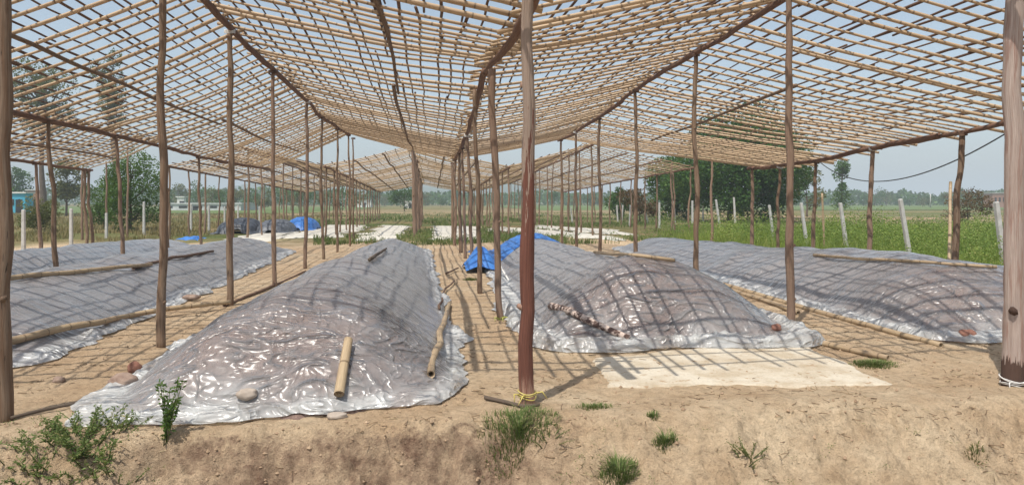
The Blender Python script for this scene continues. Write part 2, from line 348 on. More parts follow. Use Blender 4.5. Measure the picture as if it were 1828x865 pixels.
def sheet_mat():
    """polythene film: clear glossy film with a milky share; 'tube' = (layers folded together, dew, how crumpled)"""
    m, n, out = newmat('polythene'); tc = N(n, 'ShaderNodeTexCoord').outputs['Object']
    a = attr(n, 'tube'); sx = N(n, 'ShaderNodeSeparateXYZ'); n.links.new(a.outputs['Vector'], sx.inputs[0]); fold, dew, crump = sx.outputs
    wv = N(n, 'ShaderNodeTexNoise'); wv.inputs['Scale'].default_value = 1.4; wv.inputs['Detail'].default_value = 1; n.links.new(tc, wv.inputs['Vector'])
    warped = vmul(n, wv.outputs['Color'], (.40, .40, .40), tc)
    def crease(vs, sc, sharp):
        t = noise(n, vmul(n, warped, vs), sc, 1.0, .45, .3)
        return math_(n, 'POWER', math_(n, 'SUBTRACT', 1.0, math_(n, 'ABSOLUTE', math_(n, 'MULTIPLY_ADD', t, 2.0, -1.0))), sharp)
    w1 = crease((1.0, 3.0, 2.6), 2.0, 6); w2 = crease((1.2, 2.4, 2.6), 5.0, 5); w3 = crease((2.2, 1.0, 1.6), 2.6, 6)
    wr = math_(n, 'ADD', math_(n, 'MULTIPLY_ADD', w2, .30, w1), math_(n, 'MULTIPLY', w3, .22))
    rib = math_(n, 'MULTIPLY', crease((.5, 5.0, 1.2), 1.9, 2), math_(n, 'MULTIPLY_ADD', crump, -.45, .50))
    wr = math_(n, 'MULTIPLY', wr, math_(n, 'MULTIPLY_ADD', crump, .80, .20))
    wr = math_(n, 'ADD', wr, rib); speck = noise(n, tc, 130, 2, .7); patch = noise(n, tc, 1.6, 3, .5)
    col_ = mix(n, fold, mix(n, dew, (.53, .50, .49), (.45, .44, .44)), (.72, .73, .71))
    op = math_(n, 'ADD', math_(n, 'MULTIPLY', fold, .40), math_(n, 'MULTIPLY_ADD', dew, .42, .20))
    op = math_(n, 'ADD', op, math_(n, 'MULTIPLY', math_(n, 'SUBTRACT', patch, .5), .5))
    op = math_(n, 'ADD', op, math_(n, 'MULTIPLY', math_(n, 'SUBTRACT', speck, .5), .25))
    op = math_(n, 'ADD', op, math_(n, 'MULTIPLY', math_(n, 'MULTIPLY', w1, crump), .25)); op.node.use_clamp = True
    b = bump(n, wr, 1.0, .032)
    df = N(n, 'ShaderNodeBsdfDiffuse'); n.links.new(col_, df.inputs[0]); n.links.new(b, df.inputs['Normal'])
    tl = N(n, 'ShaderNodeBsdfTranslucent'); tl.inputs[0].default_value = (.85, .86, .84, 1)
    tm = N(n, 'ShaderNodeMixShader'); tm.inputs[0].default_value = .30; n.links.new(df.outputs[0], tm.inputs[1]); n.links.new(tl.outputs[0], tm.inputs[2])
    tr = N(n, 'ShaderNodeBsdfTransparent')
    body = N(n, 'ShaderNodeMixShader'); n.links.new(op, body.inputs[0]); n.links.new(tr.outputs[0], body.inputs[1]); n.links.new(tm.outputs[0], body.inputs[2])
    gl = N(n, 'ShaderNodeBsdfGlossy'); gl.inputs['Roughness'].default_value = .28; gl.inputs[0].default_value = (1, 1, 1, 1); n.links.new(b, gl.inputs['Normal'])
    fr = N(n, 'ShaderNodeFresnel'); fr.inputs[0].default_value = 1.48; n.links.new(b, fr.inputs[1])
    mx = N(n, 'ShaderNodeMixShader'); n.links.new(fr.outputs[0], mx.inputs[0]); n.links.new(body.outputs[0], mx.inputs[1]); n.links.new(gl.outputs[0], mx.inputs[2])
    n.links.new(mx.outputs[0], out.inputs[0]); return m
M['sheet'] = sheet_mat()

# ================================================================== SETTING
def grow(a, step, end, k=1.12):
    o = [a]
    while o[-1] < end: step *= k; o.append(o[-1] + step)
    return o
ys = list(np.arange(2.6, 6.0, .021)) + list(np.arange(6.0, 10, .045)); ys += grow(ys[-1], .05, 5000, 1.06)[1:]; ys = [-60, -20, -5, 0, 1.5, 2.2] + ys
xs = list(np.arange(-4.2, 5.6, .024)); rgt = grow(xs[-1], .03, 5000, 1.09)[1:]; lft = [-t for t in grow(4.2, .03, 5000, 1.09)[1:]][::-1]; xs = lft + xs + rgt
XX, YY = np.meshgrid(np.array(xs), np.array(ys)); ZZ = G(XX, YY)
nx, ny = len(xs), len(ys)
idx = np.arange(nx * ny).reshape(ny, nx)
quads = np.stack([idx[:-1, :-1], idx[:-1, 1:], idx[1:, 1:], idx[1:, :-1]], -1).reshape(-1, 4)
me = bpy.data.meshes.new('ground'); me.from_pydata(np.stack([XX, YY, ZZ], -1).reshape(-1, 3).tolist(), [], quads.tolist())
me.polygons.foreach_set('use_smooth', [True] * len(me.polygons)); me.materials.append(M['earth']); me.update()
go = bpy.data.objects.new('ground', me); col.objects.link(go); tag(go, kind='structure')

def patch_sheet(name, pts, mat, z=.012, nsub=24, rag=.12, **kw):
    """a thin sheet with a ragged outline that follows the ground, given by four corners"""
    P = [np.array(p[:2], float) for p in pts]; n_ = nsub; V = []
    for i in range(n_ + 1):
        for j in range(n_ + 1):
            u, v = i / n_, j / n_
            p = (P[0] * (1 - u) + P[1] * u) * (1 - v) + (P[3] * (1 - u) + P[2] * u) * v
            e = max(abs(u - .5), abs(v - .5)) * 2
            p = p + e ** 6 * rag * np.array([noise3(p[0] * 2.1, p[1] * 2.1, 5) + .35 * noise3(p[0] * 9, p[1] * 9, 5), noise3(p[0] * 2.1, p[1] * 2.1, 25) + .35 * noise3(p[0] * 9, p[1] * 9, 25)]) * 1.6
            V.append((p[0], p[1], 0))
    V = np.array(V); e = np.array([max(abs(i / n_ - .5), abs(j / n_ - .5)) * 2 for i in range(n_ + 1) for j in range(n_ + 1)])
    V[:, 2] = G(V[:, 0], V[:, 1], False) + z + np.where(e > .99, -.03, 0)
    f = [(i * (n_ + 1) + j, (i + 1) * (n_ + 1) + j, (i + 1) * (n_ + 1) + j + 1, i * (n_ + 1) + j + 1) for i in range(n_) for j in range(n_)]
    mb = MB(); mb.add(V, f, None, 0); return mb.build(name, mat, smooth=True, **kw)
g = ground_px
patch_sheet('ground_pad', [g(1085, 688), g(1600, 688), g(1425, 612), g(1060, 640)], M['pad'], .016, 110, .05, kind='structure')
PADS = ([g(628, 430), g(702, 430), g(735, 403), g(688, 402)], [g(768, 428), g(862, 430), g(850, 404), g(780, 403)],
          [g(488, 426), g(600, 424), g(660, 402), g(592, 401)], [g(870, 412), g(1130, 432), g(1060, 418), g(884, 404)], [g(950, 408), g(1140, 421), g(1090, 410), g(960, 402)],
          [g(395, 432), g(470, 432), g(560, 406), g(500, 405)])
for q in PADS:
    patch_sheet('ground_pad', q, M['padfar'], .03, 24, .5, kind='structure')
def field(name, x0, x1, y0, y1, mat, z):
    patch_sheet(name, [(x0, y0), (x1, y0), (x1, y1), (x0, y1)], mat, z, 20, 2.0, kind='structure')
field('ground_field', 20, 420, 120, 330, M['crop'], .10)
field('ground_ploughed', 17, 110, 40, 72, M['plough'], .06)
field('ground_ploughed', -20, 40, 78, 130, M['plough'], .06)
field('ground_field', -160, -15, 95, 230, M['crop'], .08)
# far hills
def hills():
    mb = MB(); n_ = 160
    for (dist, h, s, x0, x1) in ((900, 34, 1.0, -420, 330), (1080, 46, 5.0, -500, 420)):
        xs_ = np.linspace(x0, x1, n_); rows = []
        for k in range(7):
            t = k / 6; env = sstep(x0, x0 + 220, xs_) * sstep(x1, x1 - 230, xs_)
            hh = h * env * (.72 + .5 * noise3(xs_ * .006, s, 0) + .12 * noise3(xs_ * .03, s, 2)); z = hh * math.sin(t * math.pi / 2) - 1
            rows.append(np.stack([xs_, np.full(n_, dist + 90 * t), z], -1))
        for k in range(1, 5): 
            t = k / 4; rows.append(np.stack([xs_, np.full(n_, dist + 90 + 60 * t), hh * math.cos(t * math.pi / 2) - 1], -1))
        V = np.concatenate(rows); f = [(r * n_ + i, r * n_ + i + 1, (r + 1) * n_ + i + 1, (r + 1) * n_ + i) for r in range(len(rows) - 1) for i in range(n_ - 1)]
        mb.add(V, f)
    mb.build('hills', M['hill'], kind='structure')
hills()
# haze: real air round the whole scene
def haze(density):
    mb = MB(); x0, x1, y0, y1, z0, z1 = -5400, 5400, -80, 5400, -3, 70
    V = [(x, y, z) for z in (z0, z1) for x, y in ((x0, y0), (x1, y0), (x1, y1), (x0, y1))]
    f = [(3, 2, 1, 0), (4, 5, 6, 7), (0, 1, 5, 4), (1, 2, 6, 5), (2, 3, 7, 6), (3, 0, 4, 7)]
    m, n, out = newmat('haze'); v = N(n, 'ShaderNodeVolumePrincipled'); v.inputs['Color'].default_value = (.80, .90, .96, 1); v.inputs['Density'].default_value = density
    v.inputs['Anisotropy'].default_value = -.1
    n.links.new(v.outputs[0], out.inputs[1]); mb.add(V, f); mb.build('haze', m, smooth=False, kind='stuff')
HAZE = .0011
haze(HAZE)

# ================================================================== CANOPIES
def interp_row(picks, X):
    a = sorted(picks); Y = np.array([p[0] for p in a]); Z = np.array([p[1] for p in a]); return lambda y: np.interp(y, Y, Z)
def P_(X, lst): return [on_line(px, py, X) for px, py in lst]
class Row:
    def __init__(s, X, zp, y0, y1, seed, jx=.10): s.X = X; s.y0 = y0; s.y1 = y1; s.zp = sorted(zp); s.seed = seed; s.jx = jx
    def x(s, y): return s.X + s.jx * noise3(np.asarray(y) * .3, s.seed, 0)
    def z(s, y): return np.interp(y, [p[0] for p in s.zp], [p[1] for p in s.zp]) + .02 * noise3(np.asarray(y) * .8, s.seed, 9)
    def at(s, t): return s.y0 + (s.y1 - s.y0) * t
def screen_score(P, r):
    P = np.asarray(P); d = P[:, 1] * cs + P[:, 0] * sn; xc = P[:, 0] * cs - P[:, 1] * sn
    d = np.maximum(d, .3); px = CX + F * xc / d; py = HY - F * (P[:, 2] - CAMH) / d
    ok = (px > 0) & (px < W) & (py > 0) & (py < HH)
    seg = np.hypot(np.diff(px), np.diff(py)) * r * F / d[1:]; return float((seg * (ok[1:] & ok[:-1])).sum())
def canopy(root, rows, dy_cross, dx_long, seg_len, r_cross, r_long, wav=.03, sides=7, ends={}):
    cross = []; longs = []
    for b, (ra, rb) in enumerate(zip(rows[:-1], rows[1:])):
        ea, eb = ends.get(b, (ra.y1, rb.y1))
        n_ = int(round((max(ea, eb) - ra.y0) / dy_cross))
        for i in range(n_ + 1):
            t = i / n_ + random.gauss(0, .12) / n_
            ya, yb = lerp(ra.y0, ea, t) + random.gauss(0, .035), lerp(rb.y0, eb, t) + random.gauss(0, .035)
            k = 12; e0, e1 = -random.uniform(.02, .07), 1 + random.uniform(.02, .07) * (1 if b < len(rows) - 2 else 1.3)
            u = np.linspace(e0, e1, k); yy = ya + (yb - ya) * u
            xx = ra.x(ya) + (rb.x(yb) - ra.x(ya)) * u; zz = ra.z(ya) + (rb.z(yb) - ra.z(ya)) * u
            zz = zz + wav * noise3(xx * .5, yy * .35, b) * 1.6 + .075 - .05 * np.sin(np.clip(u, 0, 1) * math.pi) + random.gauss(0, .006) + .012 * noise3(u * 2, i * 3.3, b)
            yy = yy + .03 * noise3(u * 1.7, i * 1.37, b + 5)
            r0 = r_cross * random.uniform(.75, 1.2); rr = np.linspace(r0, r0 * random.uniform(.6, .85), k)
            if random.random() < .5: rr = rr[::-1]
            cross.append((np.stack([xx, yy, zz], -1), rr, sides))
        m_ = int(round((rb.X - ra.X) / dx_long))
        for j in range(m_):
            u = (j + .5 + random.gauss(0, .06)) / m_; y = max(ra.y0, rb.y0) - random.uniform(0, .3); yend = ea + (eb - ea) * u + random.uniform(-.1, .25)
            y -= random.uniform(0, seg_len * .6) * 0; first = random.uniform(.4, 1)
            while y < yend - .3:
                L = seg_len * random.uniform(.8, 1.15) * first; first = 1; y2 = min(y + L, yend)
                k = max(4, int((y2 - y) / .45)); yy = np.linspace(y, y2, k); tt = (yy - ra.y0) / (ea - ra.y0); 
                za, zb = ra.z(yy), rb.z(ra.y0 + (eb - ra.y0) * tt); du = random.gauss(0, .012)
                uu = u + du + .012 * noise3(yy * .9, j * 2.7, b)
                xx = ra.x(yy) + (rb.x(yy) - ra.x(yy)) * uu; zz = za + (zb - za) * uu
                zz = zz + wav * noise3(xx * .5, yy * .35, b) * 1.6 + .075 - .05 * np.sin(uu * math.pi) + r_cross * 1.9 + .012 * noise3(yy * 1.2, j * 1.9, b)
                r0 = r_long * random.uniform(.75, 1.25)
                longs.append((np.stack([xx, yy, zz], -1), np.linspace(r0, r0 * .7, k), max(5, sides - 1)))
                y = y2 - random.uniform(.05, .3)
    for lst, nm, mat in ((cross, 'bamboo_pole', M['bamboo']), (longs, 'bamboo_batten', M['stick'])):
        lst.sort(key=lambda c: -screen_score(c[0], c[1].mean()))
        for P, rr, sd in lst[:100]:
            mb = MB(); tube(mb, P, rr, sd, rough=.06); mb.build(nm, mat, root)
        mb = MB()
        for P, rr, sd in lst[100:]: tube(mb, P, rr, sd)
        if mb.n: mb.build(nm, mat, root, kind="stuff")
    for r in rows:      # carrying logs, laid end over end on the posts
        y = r.y0 - .25
        while y < r.y1 - .3:
            y2 = min(y + random.uniform(5, 7.5), r.y1 + .25); k = max(6, int((y2 - y) / .25)); yy = np.linspace(y, y2, k); mb = MB()
            off = random.uniform(-.03, .03)
            tube(mb, np.stack([r.x(yy) + off + .03 * noise3(yy * .9, r.seed, 4), yy, r.z(yy) + .0 + .02 * noise3(yy * 1.4, r.seed, 7)], -1), np.linspace(.052, .038, k) * random.uniform(.95, 1.15), 9, rough=.22)
            mb.build('beam', M['beam'], root); y = y2 - .35
def post(root, bx, by, tx, ty, tz, r0=.05, mat=None, bend=.06, label=None, name='post', r1=None, forkq=False):
    z0 = float(G(bx, by)) - .08; k = max(8, int((tz - z0) / .13)); t = np.linspace(0, 1, k); s = random.random() * 90
    P = np.stack([bx + (tx - bx) * t + bend * noise3(t * 2.4, s, 0) * np.sin(t * math.pi), by + (ty - by) * t + bend * noise3(t * 2.4, s, 5) * np.sin(t * math.pi), z0 + (tz - z0) * t], -1)
    P[:, 0] += .026 * noise3(t * 5.5, s, 3) + .012 * noise3(t * 11, s, 3)
    r1 = r1 or r0 * .72; rr = (r0 + (r1 - r0) * t) * (1 + .08 * noise3(t * 6, s, 8) + .10 * np.maximum(0, noise3(t * 11, s, 18)) ** 2 * 3)
    mb = MB(); tube(mb, P, rr, 12, rough=.14)
    for _ in range(random.randint(1, 3)):          # cut branch stubs
        i = random.randint(3, k - 3); a = random.uniform(0, 6.28); d = np.array([math.cos(a), math.sin(a), .5]); 
        tube(mb, [P[i], P[i] + d * rr[i] * 1.0, P[i] + d * rr[i] * 1.45], [rr[i] * .5, rr[i] * .42, rr[i] * .30], 7, rough=.1)
    o = mb.build(name, mat or M['wood'], root); 
    if label: o['label'] = label
    return o
near = empty('bamboo_canopy', (0, 0, 0), label='nearer zigzag shade frame of bamboo lattice on tree-trunk posts over the plastic-covered beds', cat='shade canopy', group='open bamboo shade canopies')
XF, XA, XB, XC, XD, XE = -10.5, -6.8, -3.0, .85, 4.7, 9.0
Y0 = 4.95
rF = Row(XF, [(Y0, 2.75)] + P_(XF, [(20, 285), (155, 303)]), Y0, 22.3, 1.1)
rA = Row(XA, [(Y0, 3.15)] + P_(XA, [(20, 200), (200, 240), (410, 291), (490, 303)]), Y0, 29.6, 2.2)
rB = Row(XB, [(Y0, 4.3)] + P_(XB, [(360, 0), (415, 52), (485, 125), (547, 180), (577, 210), (602, 229), (628, 243)]), Y0, 25.4, 3.3)
rC = Row(XC, [(Y0, 3.30), (7.0, 3.33)] + P_(XC, [(866, 128), (845, 205), (826, 258)]), Y0, 25.4, 4.4, .05)
rD = Row(XD, [(Y0, 4.35)] + P_(XD, [(1390, 0), (1240, 95), (1137, 160), (1068, 210), (1028, 235)]), Y0, 24.6, 5.5)
rE = Row(XE, [(Y0, 2.9)] + P_(XE, [(1810, 215), (1720, 238), (1555, 264), (1455, 289), (1345, 300)]), Y0, 18.1, 6.6)
canopy(near, [rF, rA, rB, rC, rD, rE], .385, .215, 5.5, .0265, .0175, ends={0: (22.3, 17.6)})
# mid-slope purlins under the lattice
for (ra, rb, u, ya, yb) in ((rA, rB, .45, 5, 17), (rA, rB, .5, 16.5, 26), (rB, rC, .62, 5, 13), (rB, rC, .6, 12.5, 25), (rD, rE, .40, 11.2, 19), (rF, rA, .5, 8, 19.5)):
    yy = np.linspace(ya, yb, 26); mb = MB(); xx = ra.x(yy) + (rb.x(yy) - ra.x(yy)) * (u + .02 * noise3(yy * .3, u * 9, 0)); zz = ra.z(yy) * (1 - u) + rb.z(yy) * u
    tube(mb, np.stack([xx, yy, zz - .01 + .03 * noise3(yy * .5, u, 3)], -1), np.linspace(.036, .024, 26), 8, rough=.15); mb.build('purlin', M['wood'], near)

def lashing(x, y, z):
    mb = MB(); t = np.linspace(0, 2 * math.pi * 3, 40); k = random.uniform(-.02, .02)
    tube(mb, np.stack([x + .075 * np.cos(t), y + .075 * np.sin(t), z + k + .05 * t / 18 + .03 * np.sin(t)], -1), .008, 5); mb.build('lashing', M['rope_w'] if random.random() < .3 else M['stick'], near)
def rowpost(row, px_top, px_base=None, r=.047, lean=None, **kw):
    Y, _ = on_line(px_top, 300, row.X); tx, ty = float(row.x(Y)), Y
    if px_base is None: bx, by = tx + random.uniform(-.06, .06), ty + random.uniform(-.05, .05)
    else:
        yb, _ = on_line(px_base, 300, row.X); bx, by = tx + (px_base - px_top) / F * depth((tx, ty)), ty
    lashing(tx, ty, float(row.z(Y)) - .05)
    if 'mat' not in kw and random.random() < .35: kw['mat'] = M['greywood']
    return post(near, bx, by, tx, ty, float(row.z(Y)) - .02, r, **kw)
# ridge B
b = g(3, 752); post(near, b.x, b.y, b.x - .02, b.y + .05, 4.25, .055, M['wood'], .05, label='thick dark front post at the left edge')
b = g(288, 622); post(near, b.x, b.y, b.x + .02, b.y, 4.3, .048, M['wood'], .05, label='tall brown post left of the largest heap')
for px, pb, r in ((415, 416, .052), (485, 489, .045), (547, 545, .045), (576, 579, .042), (602, 601, .04), (622, 624, .04), (632, 633, .038)): rowpost(rB, px, pb, r)
# valley C
b = g(941, 722)
c_post = post(near, b.x, b.y, b.x + .012, b.y + .02, 3.45, .061, M['redpost'], .03, label='thick front post with stripped red-brown bark on its lower half')
b = g(893, 573); post(near, b.x, b.y, b.x - .13, b.y - .05, 3.36, .043, M['greywood'], .05, r1=.048, label='grey leaning post behind the red-brown one')
b = g(858, 523); post(near, b.x, b.y, b.x - .10, b.y, float(rC.z(b.y)), .045, M['wood'], .06)
for px, pb in ((833, 843), (824, 829), (819, 822), (812, 812), (808, 808)): rowpost(rC, px, pb, .045 if px > 820 else .06)
# ridge D
b = g(1808, 690); post(near, b.x, b.y, b.x + .12, b.y + .1, 4.35, .085, M['tarredpost'], .05, label='thickest grey post with peeling foot at the right edge')
b = g(1411, 586); post(near, b.x, b.y, b.x - .02, b.y, 4.3, .050, M['greywood'], .06, label='grey post with twisted rope at its foot in front of the right heap')
for px, pb in ((1240, 1241), (1137, 1138), (1068, 1071), (1028, 1030), (1000, 1003)): rowpost(rD, px, pb, .05)
# eave E
for px, pb, r in ((1722, 1704, .06), (1558, 1549, .055), (1456, 1447, .048), (1392, 1387, .045), (1344, 1342, .055), (1270, 1272, .045), (1200, 1198, .04)):
    Y, _ = on_line(px, 300, XE)
    if Y <= rE.y1 + .3: rowpost(rE, px, pb, r)
# valley A, eave F
for px, pb in ((82, 99), (210, 222), (290, 296), (358, 362), (413, 416)): rowpost(rA, px, pb, .045)
for px, pb in ((-60, -60), (62, 72), (152, 157), (158, 166)): rowpost(rF, px, pb, .05)
for px, yt, yb in ((1271, 258, 438), (1199, 290, 418), (190, 288, 420), (228, 262, 425), (147, 300, 428)):
    b = g(px, yb); d = depth(b); post(near, b.x, b.y, b.x, b.y, CAMH + (HY - yt) / F * d, .05, M['greywood'], .08)

far = empty('bamboo_canopy', (0, 30, 0), label='farther bamboo lattice shade frame standing over the bare white pads', cat='shade canopy', group='open bamboo shade canopies')
FY = 30.5
def frow(px, py, s, y1=63, zfar=None):
    th = YAW + math.atan((px - CX) / F); X = FY * math.tan(th); Y, z = on_line(px, py, X) if abs(X) > .01 else (FY, 4)
    return Row(X, [(FY, z), (46, z * .90), (64, z * .77)], FY, y1, s, .15)
frows = [frow(298, 297, 11), frow(440, 266, 12), frow(581, 298, 13), frow(736, 262, 14), frow(907, 299, 15), frow(1056, 259, 16), frow(1237, 300, 17)]
canopy(far, frows, .62, .45, 6, .029, .020, .05, 5)
for k in range(len(frows) - 1):
    for u in (.33, .66):
        ra, rb = frows[k], frows[k + 1]; ye = min(ra.y1, rb.y1); yy = np.linspace(FY - .4, ye, 30); mb = MB()
        tube(mb, np.stack([ra.x(yy) * (1 - u) + rb.x(yy) * u, yy, ra.z(yy) * (1 - u) + rb.z(yy) * u - .03 + .05 * noise3(yy * .4, k, 3)], -1), .042, 7, rough=.15); mb.build('purlin', M['wood'], far)
for k, r in enumerate(frows):
    y = FY + .2; i = 0
    while y < r.y1:
        thick = .10 if k == 3 and i < 4 else .05
        post(far, float(r.x(y)) + random.uniform(-.1, .1) + (.1 if k == 3 else 0), y, float(r.x(y)), y, float(r.z(y)) - .02, thick * random.uniform(.85, 1.1), M['greywood'] if k == 3 or random.random() < .4 else M['wood'], .11)
        y += 2.4 if k != 3 else 3.0; i += 1
for r in frows[1:-1]:
    pass

# ================================================================== HEAPS AND THEIR SHEETS
class Heap:
    def __init__(s, cx, hw, y0, y1, hf, seed, tilt=0.0, endL=2.6, backL=1.6, pw=1.9, ep=2.4, skew=0.0):
        s.cx = cx; s.hw = hw; s.y0 = y0; s.y1 = y1; s.hf = hf; s.seed = seed; s.tilt = tilt; s.L = endL; s.B = backL; s.pw = pw; s.ep = ep; s.skew = skew
    def c(s, y): return s.cx + s.tilt * (np.asarray(y, float) - s.y0) + .06 * noise3(np.asarray(y) * .4, s.seed, 1)
    def tp(s, y): return np.clip(1 - .018 * (np.asarray(y, float) - 8), .72, 1)
    def h(s, x, y):
        x = np.asarray(x, float); y = np.asarray(y, float)
        v = (x - s.c(y)) / (s.hw * s.tp(y)); a = np.clip((s.y0 + s.skew * (x - s.c(y)) + s.L - y) / s.L, 0, 3); b_ = np.clip((y - s.y1 + s.B) / s.B, 0, 3)
        r = (np.abs(v) ** s.ep + a ** s.ep + b_ ** s.ep) ** (1 / s.ep); r = r * (1 + .05 * noise3(x * 1.2, y * 1.2, s.seed))
        r2 = np.clip(np.abs(v) * (1 + .10 * a * a) * (1 + .05 * noise3(x * 1.2, y * 1.2, s.seed)), 0, 1.5); pv = 1.55 + 1.1 * np.clip(a * 1.6, 0, 1)
        f = np.clip(1 - r2 ** pv, 0, 1) * np.clip(1 - np.clip(a * (1 + .05 * noise3(x * 1.5, 0, s.seed)), 0, 2) ** s.pw, 0, 1) * np.clip(1 - b_ ** 2.2, 0, 1)
        H_ = np.interp(y, [p[0] for p in s.hf], [p[1] for p in s.hf])
        return H_ * f * (1 + .13 * noise3(x * .9, y * .7, s.seed + 3)) + .03 * noise3(x * 2.5, y * 2.2, s.seed) * sstep(0, .2, f)
def heap_pair(H_, skirt, labels, groups, res=.045, roll=0.0, front_wr=1.0, skirtL=None, dewf=None, rag=.16, front_y=7.0):
    # heap
    xs_ = np.linspace(H_.cx - H_.hw * 1.25 - abs(H_.tilt) * (H_.y1 - H_.y0), H_.cx + H_.hw * 1.25 + abs(H_.tilt) * (H_.y1 - H_.y0), 60); ys_ = np.linspace(H_.y0 - .3, H_.y1 + .2, int((H_.y1 - H_.y0) / .09))
    A, B = np.meshgrid(xs_, ys_); hz = H_.h(A, B); Z = np.where(hz > .002, G(A, B, False) + hz, G(A, B, False) - .05); n1, n2 = Z.shape
    i_ = np.arange(n1 * n2).reshape(n1, n2); q = np.stack([i_[:-1, :-1], i_[:-1, 1:], i_[1:, 1:], i_[1:, :-1]], -1).reshape(-1, 4)
    hv = (hz.ravel() > .002); q = q[hv[q].any(1)]
    mb = MB(); mb.add(np.stack([A, B, Z], -1).reshape(-1, 3), q.tolist())
    org = (H_.cx, H_.y0 + 1, 0); ho = mb.build('compost_heap', M['heap'], origin=org, label=labels[0], cat='heap', group=groups[0])
    # sheet
    ya, yb = H_.y0 - skirt, H_.y1 + skirt * .3
    sL, sR = (skirtL if skirtL is not None else skirt), skirt
    nt_ = int((2 * H_.hw + sL + sR) / res); t = np.linspace(-1, 1, nt_)
    frontlen = 3.0; yy = [ya + frontlen * (1 - math.cos(k / 70 * math.pi / 2)) ** 1.0 for k in range(1, 71)]
    # even rows but dense at the front
    yr = list(np.arange(ya + .004, ya + .3, .015)) + list(np.arange(ya + .3, ya + 4.5, res * .7)) + list(np.arange(ya + 4.5, yb, res * 1.6)); yr = np.array(yr)
    T, Y = np.meshgrid(t, yr)
    n_ = 5.0; u = np.clip((ya + 1.6 - Y) / 1.6, 0, 1); wf = (1 - u ** n_) ** (1 / n_); ub = np.clip((Y - yb + 1) / 1.0, 0, 1); wf = wf * (1 - ub ** 4 * .5)
    side = np.where(T < 0, H_.hw + sL, H_.hw + sR)
    edge = 1 + (rag * noise3(Y * 1.6, np.sign(T) * 7.7 + H_.seed, 0) + .06 * noise3(Y * 6, np.sign(T) * 3.3, H_.seed)) * np.abs(T) ** 3 / side
    X = H_.c(Y) + T * side * edge * wf * H_.tp(Y)
    Yw = Y + np.exp(-(Y - ya) / .5) * (rag * 1.3 * noise3(X * 1.1, H_.seed, 4) + .05 * noise3(X * 4.5, H_.seed, 6))
    Yw = Yw + H_.skew * (X - H_.cx) * np.exp(-np.clip(Y - ya, 0, 9) / 2.0)
    hz = H_.h(X, Yw); base = G(X, Yw, False)
    onh = sstep(.0, .10, hz)
    # tension folds on the front dome, ruffles on the loose hem
    fr = sstep(front_y + 1.5, front_y - 1.0, Yw) * front_wr
    warp = .35 * noise3(X * 1.1, Yw * 1.1, H_.seed + 2)
    w1 = ridged((X + warp) * 1.3, (Yw + warp) * 3.6, H_.seed, 1) ** 3; w2 = ridged((X + warp * .8) * 3.2, (Yw + warp) * 6, H_.seed + 9, 1) ** 3
    body = .014 * ridged(X * .7 + warp, (Yw + X * .25) * 2.6, H_.seed + 4, 1) ** 3
    hem = (1 - onh) * (.02 + .07 * np.abs(noise3(X * 1.9 + warp, Yw * 1.9, H_.seed + 6)) + .055 * ridged(X * 4 + warp * 3, Yw * 4 + warp * 3, H_.seed, 2) ** 3 + .012 * noise3(X * 12, Yw * 12, 3))
    bd = np.minimum(1 - np.abs(T), .5) * side; fe = np.minimum(bd, Y - ya); tuck = sstep(0, .07, fe)       # edge falls to the soil
    hem = hem + (1 - onh) * roll * np.exp(-((fe - .14) / .09) ** 2) * (.7 + .6 * noise3(X * 1.7, Yw * 1.7, 6)) * sstep(11, 9, Yw)
    Z = base + hz + .018 + body * onh + onh * fr * (.060 * w1 + .020 * w2) + hem * tuck
    fold = np.clip((1 - onh) * (.62 + .7 * noise3(X * 3, Yw * 3, 2)) + .5 * sstep(.45, .1, hz) * sstep(-.1, .3, noise3(X * 1.3, Yw * 1.3, H_.seed + 20)) * fr + .35 * sstep(.24, .05, hz) * sstep(.35, .75, ridged(X * 3, Yw * 3, 5, 2)) * fr, 0, 1)
    dew = np.clip(.5 + .5 * sstep(front_y - .6, front_y + 2.6, Yw) + .25 * noise3(X * .8, Yw * .8, H_.seed) - .45 * fr, 0, 1) if dewf is None else dewf(X, Yw)
    n1, n2 = Z.shape; i_ = np.arange(n1 * n2).reshape(n1, n2); q = np.stack([i_[:-1, :-1], i_[:-1, 1:], i_[1:, 1:], i_[1:, :-1]], -1).reshape(-1, 4)
    mb = MB(); mb.add(np.stack([X, Yw, Z], -1).reshape(-1, 3), q.tolist(), np.stack([fold, dew, np.clip(fr + (1 - onh) * .7 + .12, 0, 1)], -1).reshape(-1, 3))
    so_ = mb.build('plastic_sheet', M['sheet'], origin=org, label=labels[1], cat='plastic sheet', group=groups[1])
    H_.top = lambda x, y: float(G(x, y, False) + H_.h(x, y)) + .03
    return ho, so_
gr = ('compost heaps under plastic', 'clear plastic sheets laid over heaps')
H_main = Heap(-1.17, 1.38, 5.16, 22.3, [(5, .76), (8, .82), (12, .70), (18, .55), (22, .42)], 3.7, 0.0, 1.95, pw=2.8, skew=.12)
heap_pair(H_main, .12, ('brown compost heap in the middle, nearest the camera, under crinkled plastic', 'crinkled shiny clear sheet over the nearest heap, left of the red-brown post'), gr, .022, 0.0, 1.0, front_y=6.9, skirtL=.20)
H_mid = Heap(2.80, 1.50, 7.2, 20.6, [(7, .90), (9, .86), (11, .66), (18, .60), (21, .5)], 8.2, 0.0, 1.7, pw=2.5)
heap_pair(H_mid, .27, ('compost heap right of the red-brown post, behind the pale earth pad', 'milky sheet over the heap just right of the red-brown post with puffed hem'), gr, .026, .10, .8, skirtL=.34, front_y=8.6)
H_right = Heap(7.3, 1.65, 7.0, 22.5, [(7, .85), (10, .78), (14, .62), (22, .40)], 5.1, 0.0, 1.9)
heap_pair(H_right, .12, ('long compost heap farthest right beside the green grass', 'sheet over the farthest right heap with lattice shadows and glossy near end'), gr, .036, .03, .9, front_y=8.2)
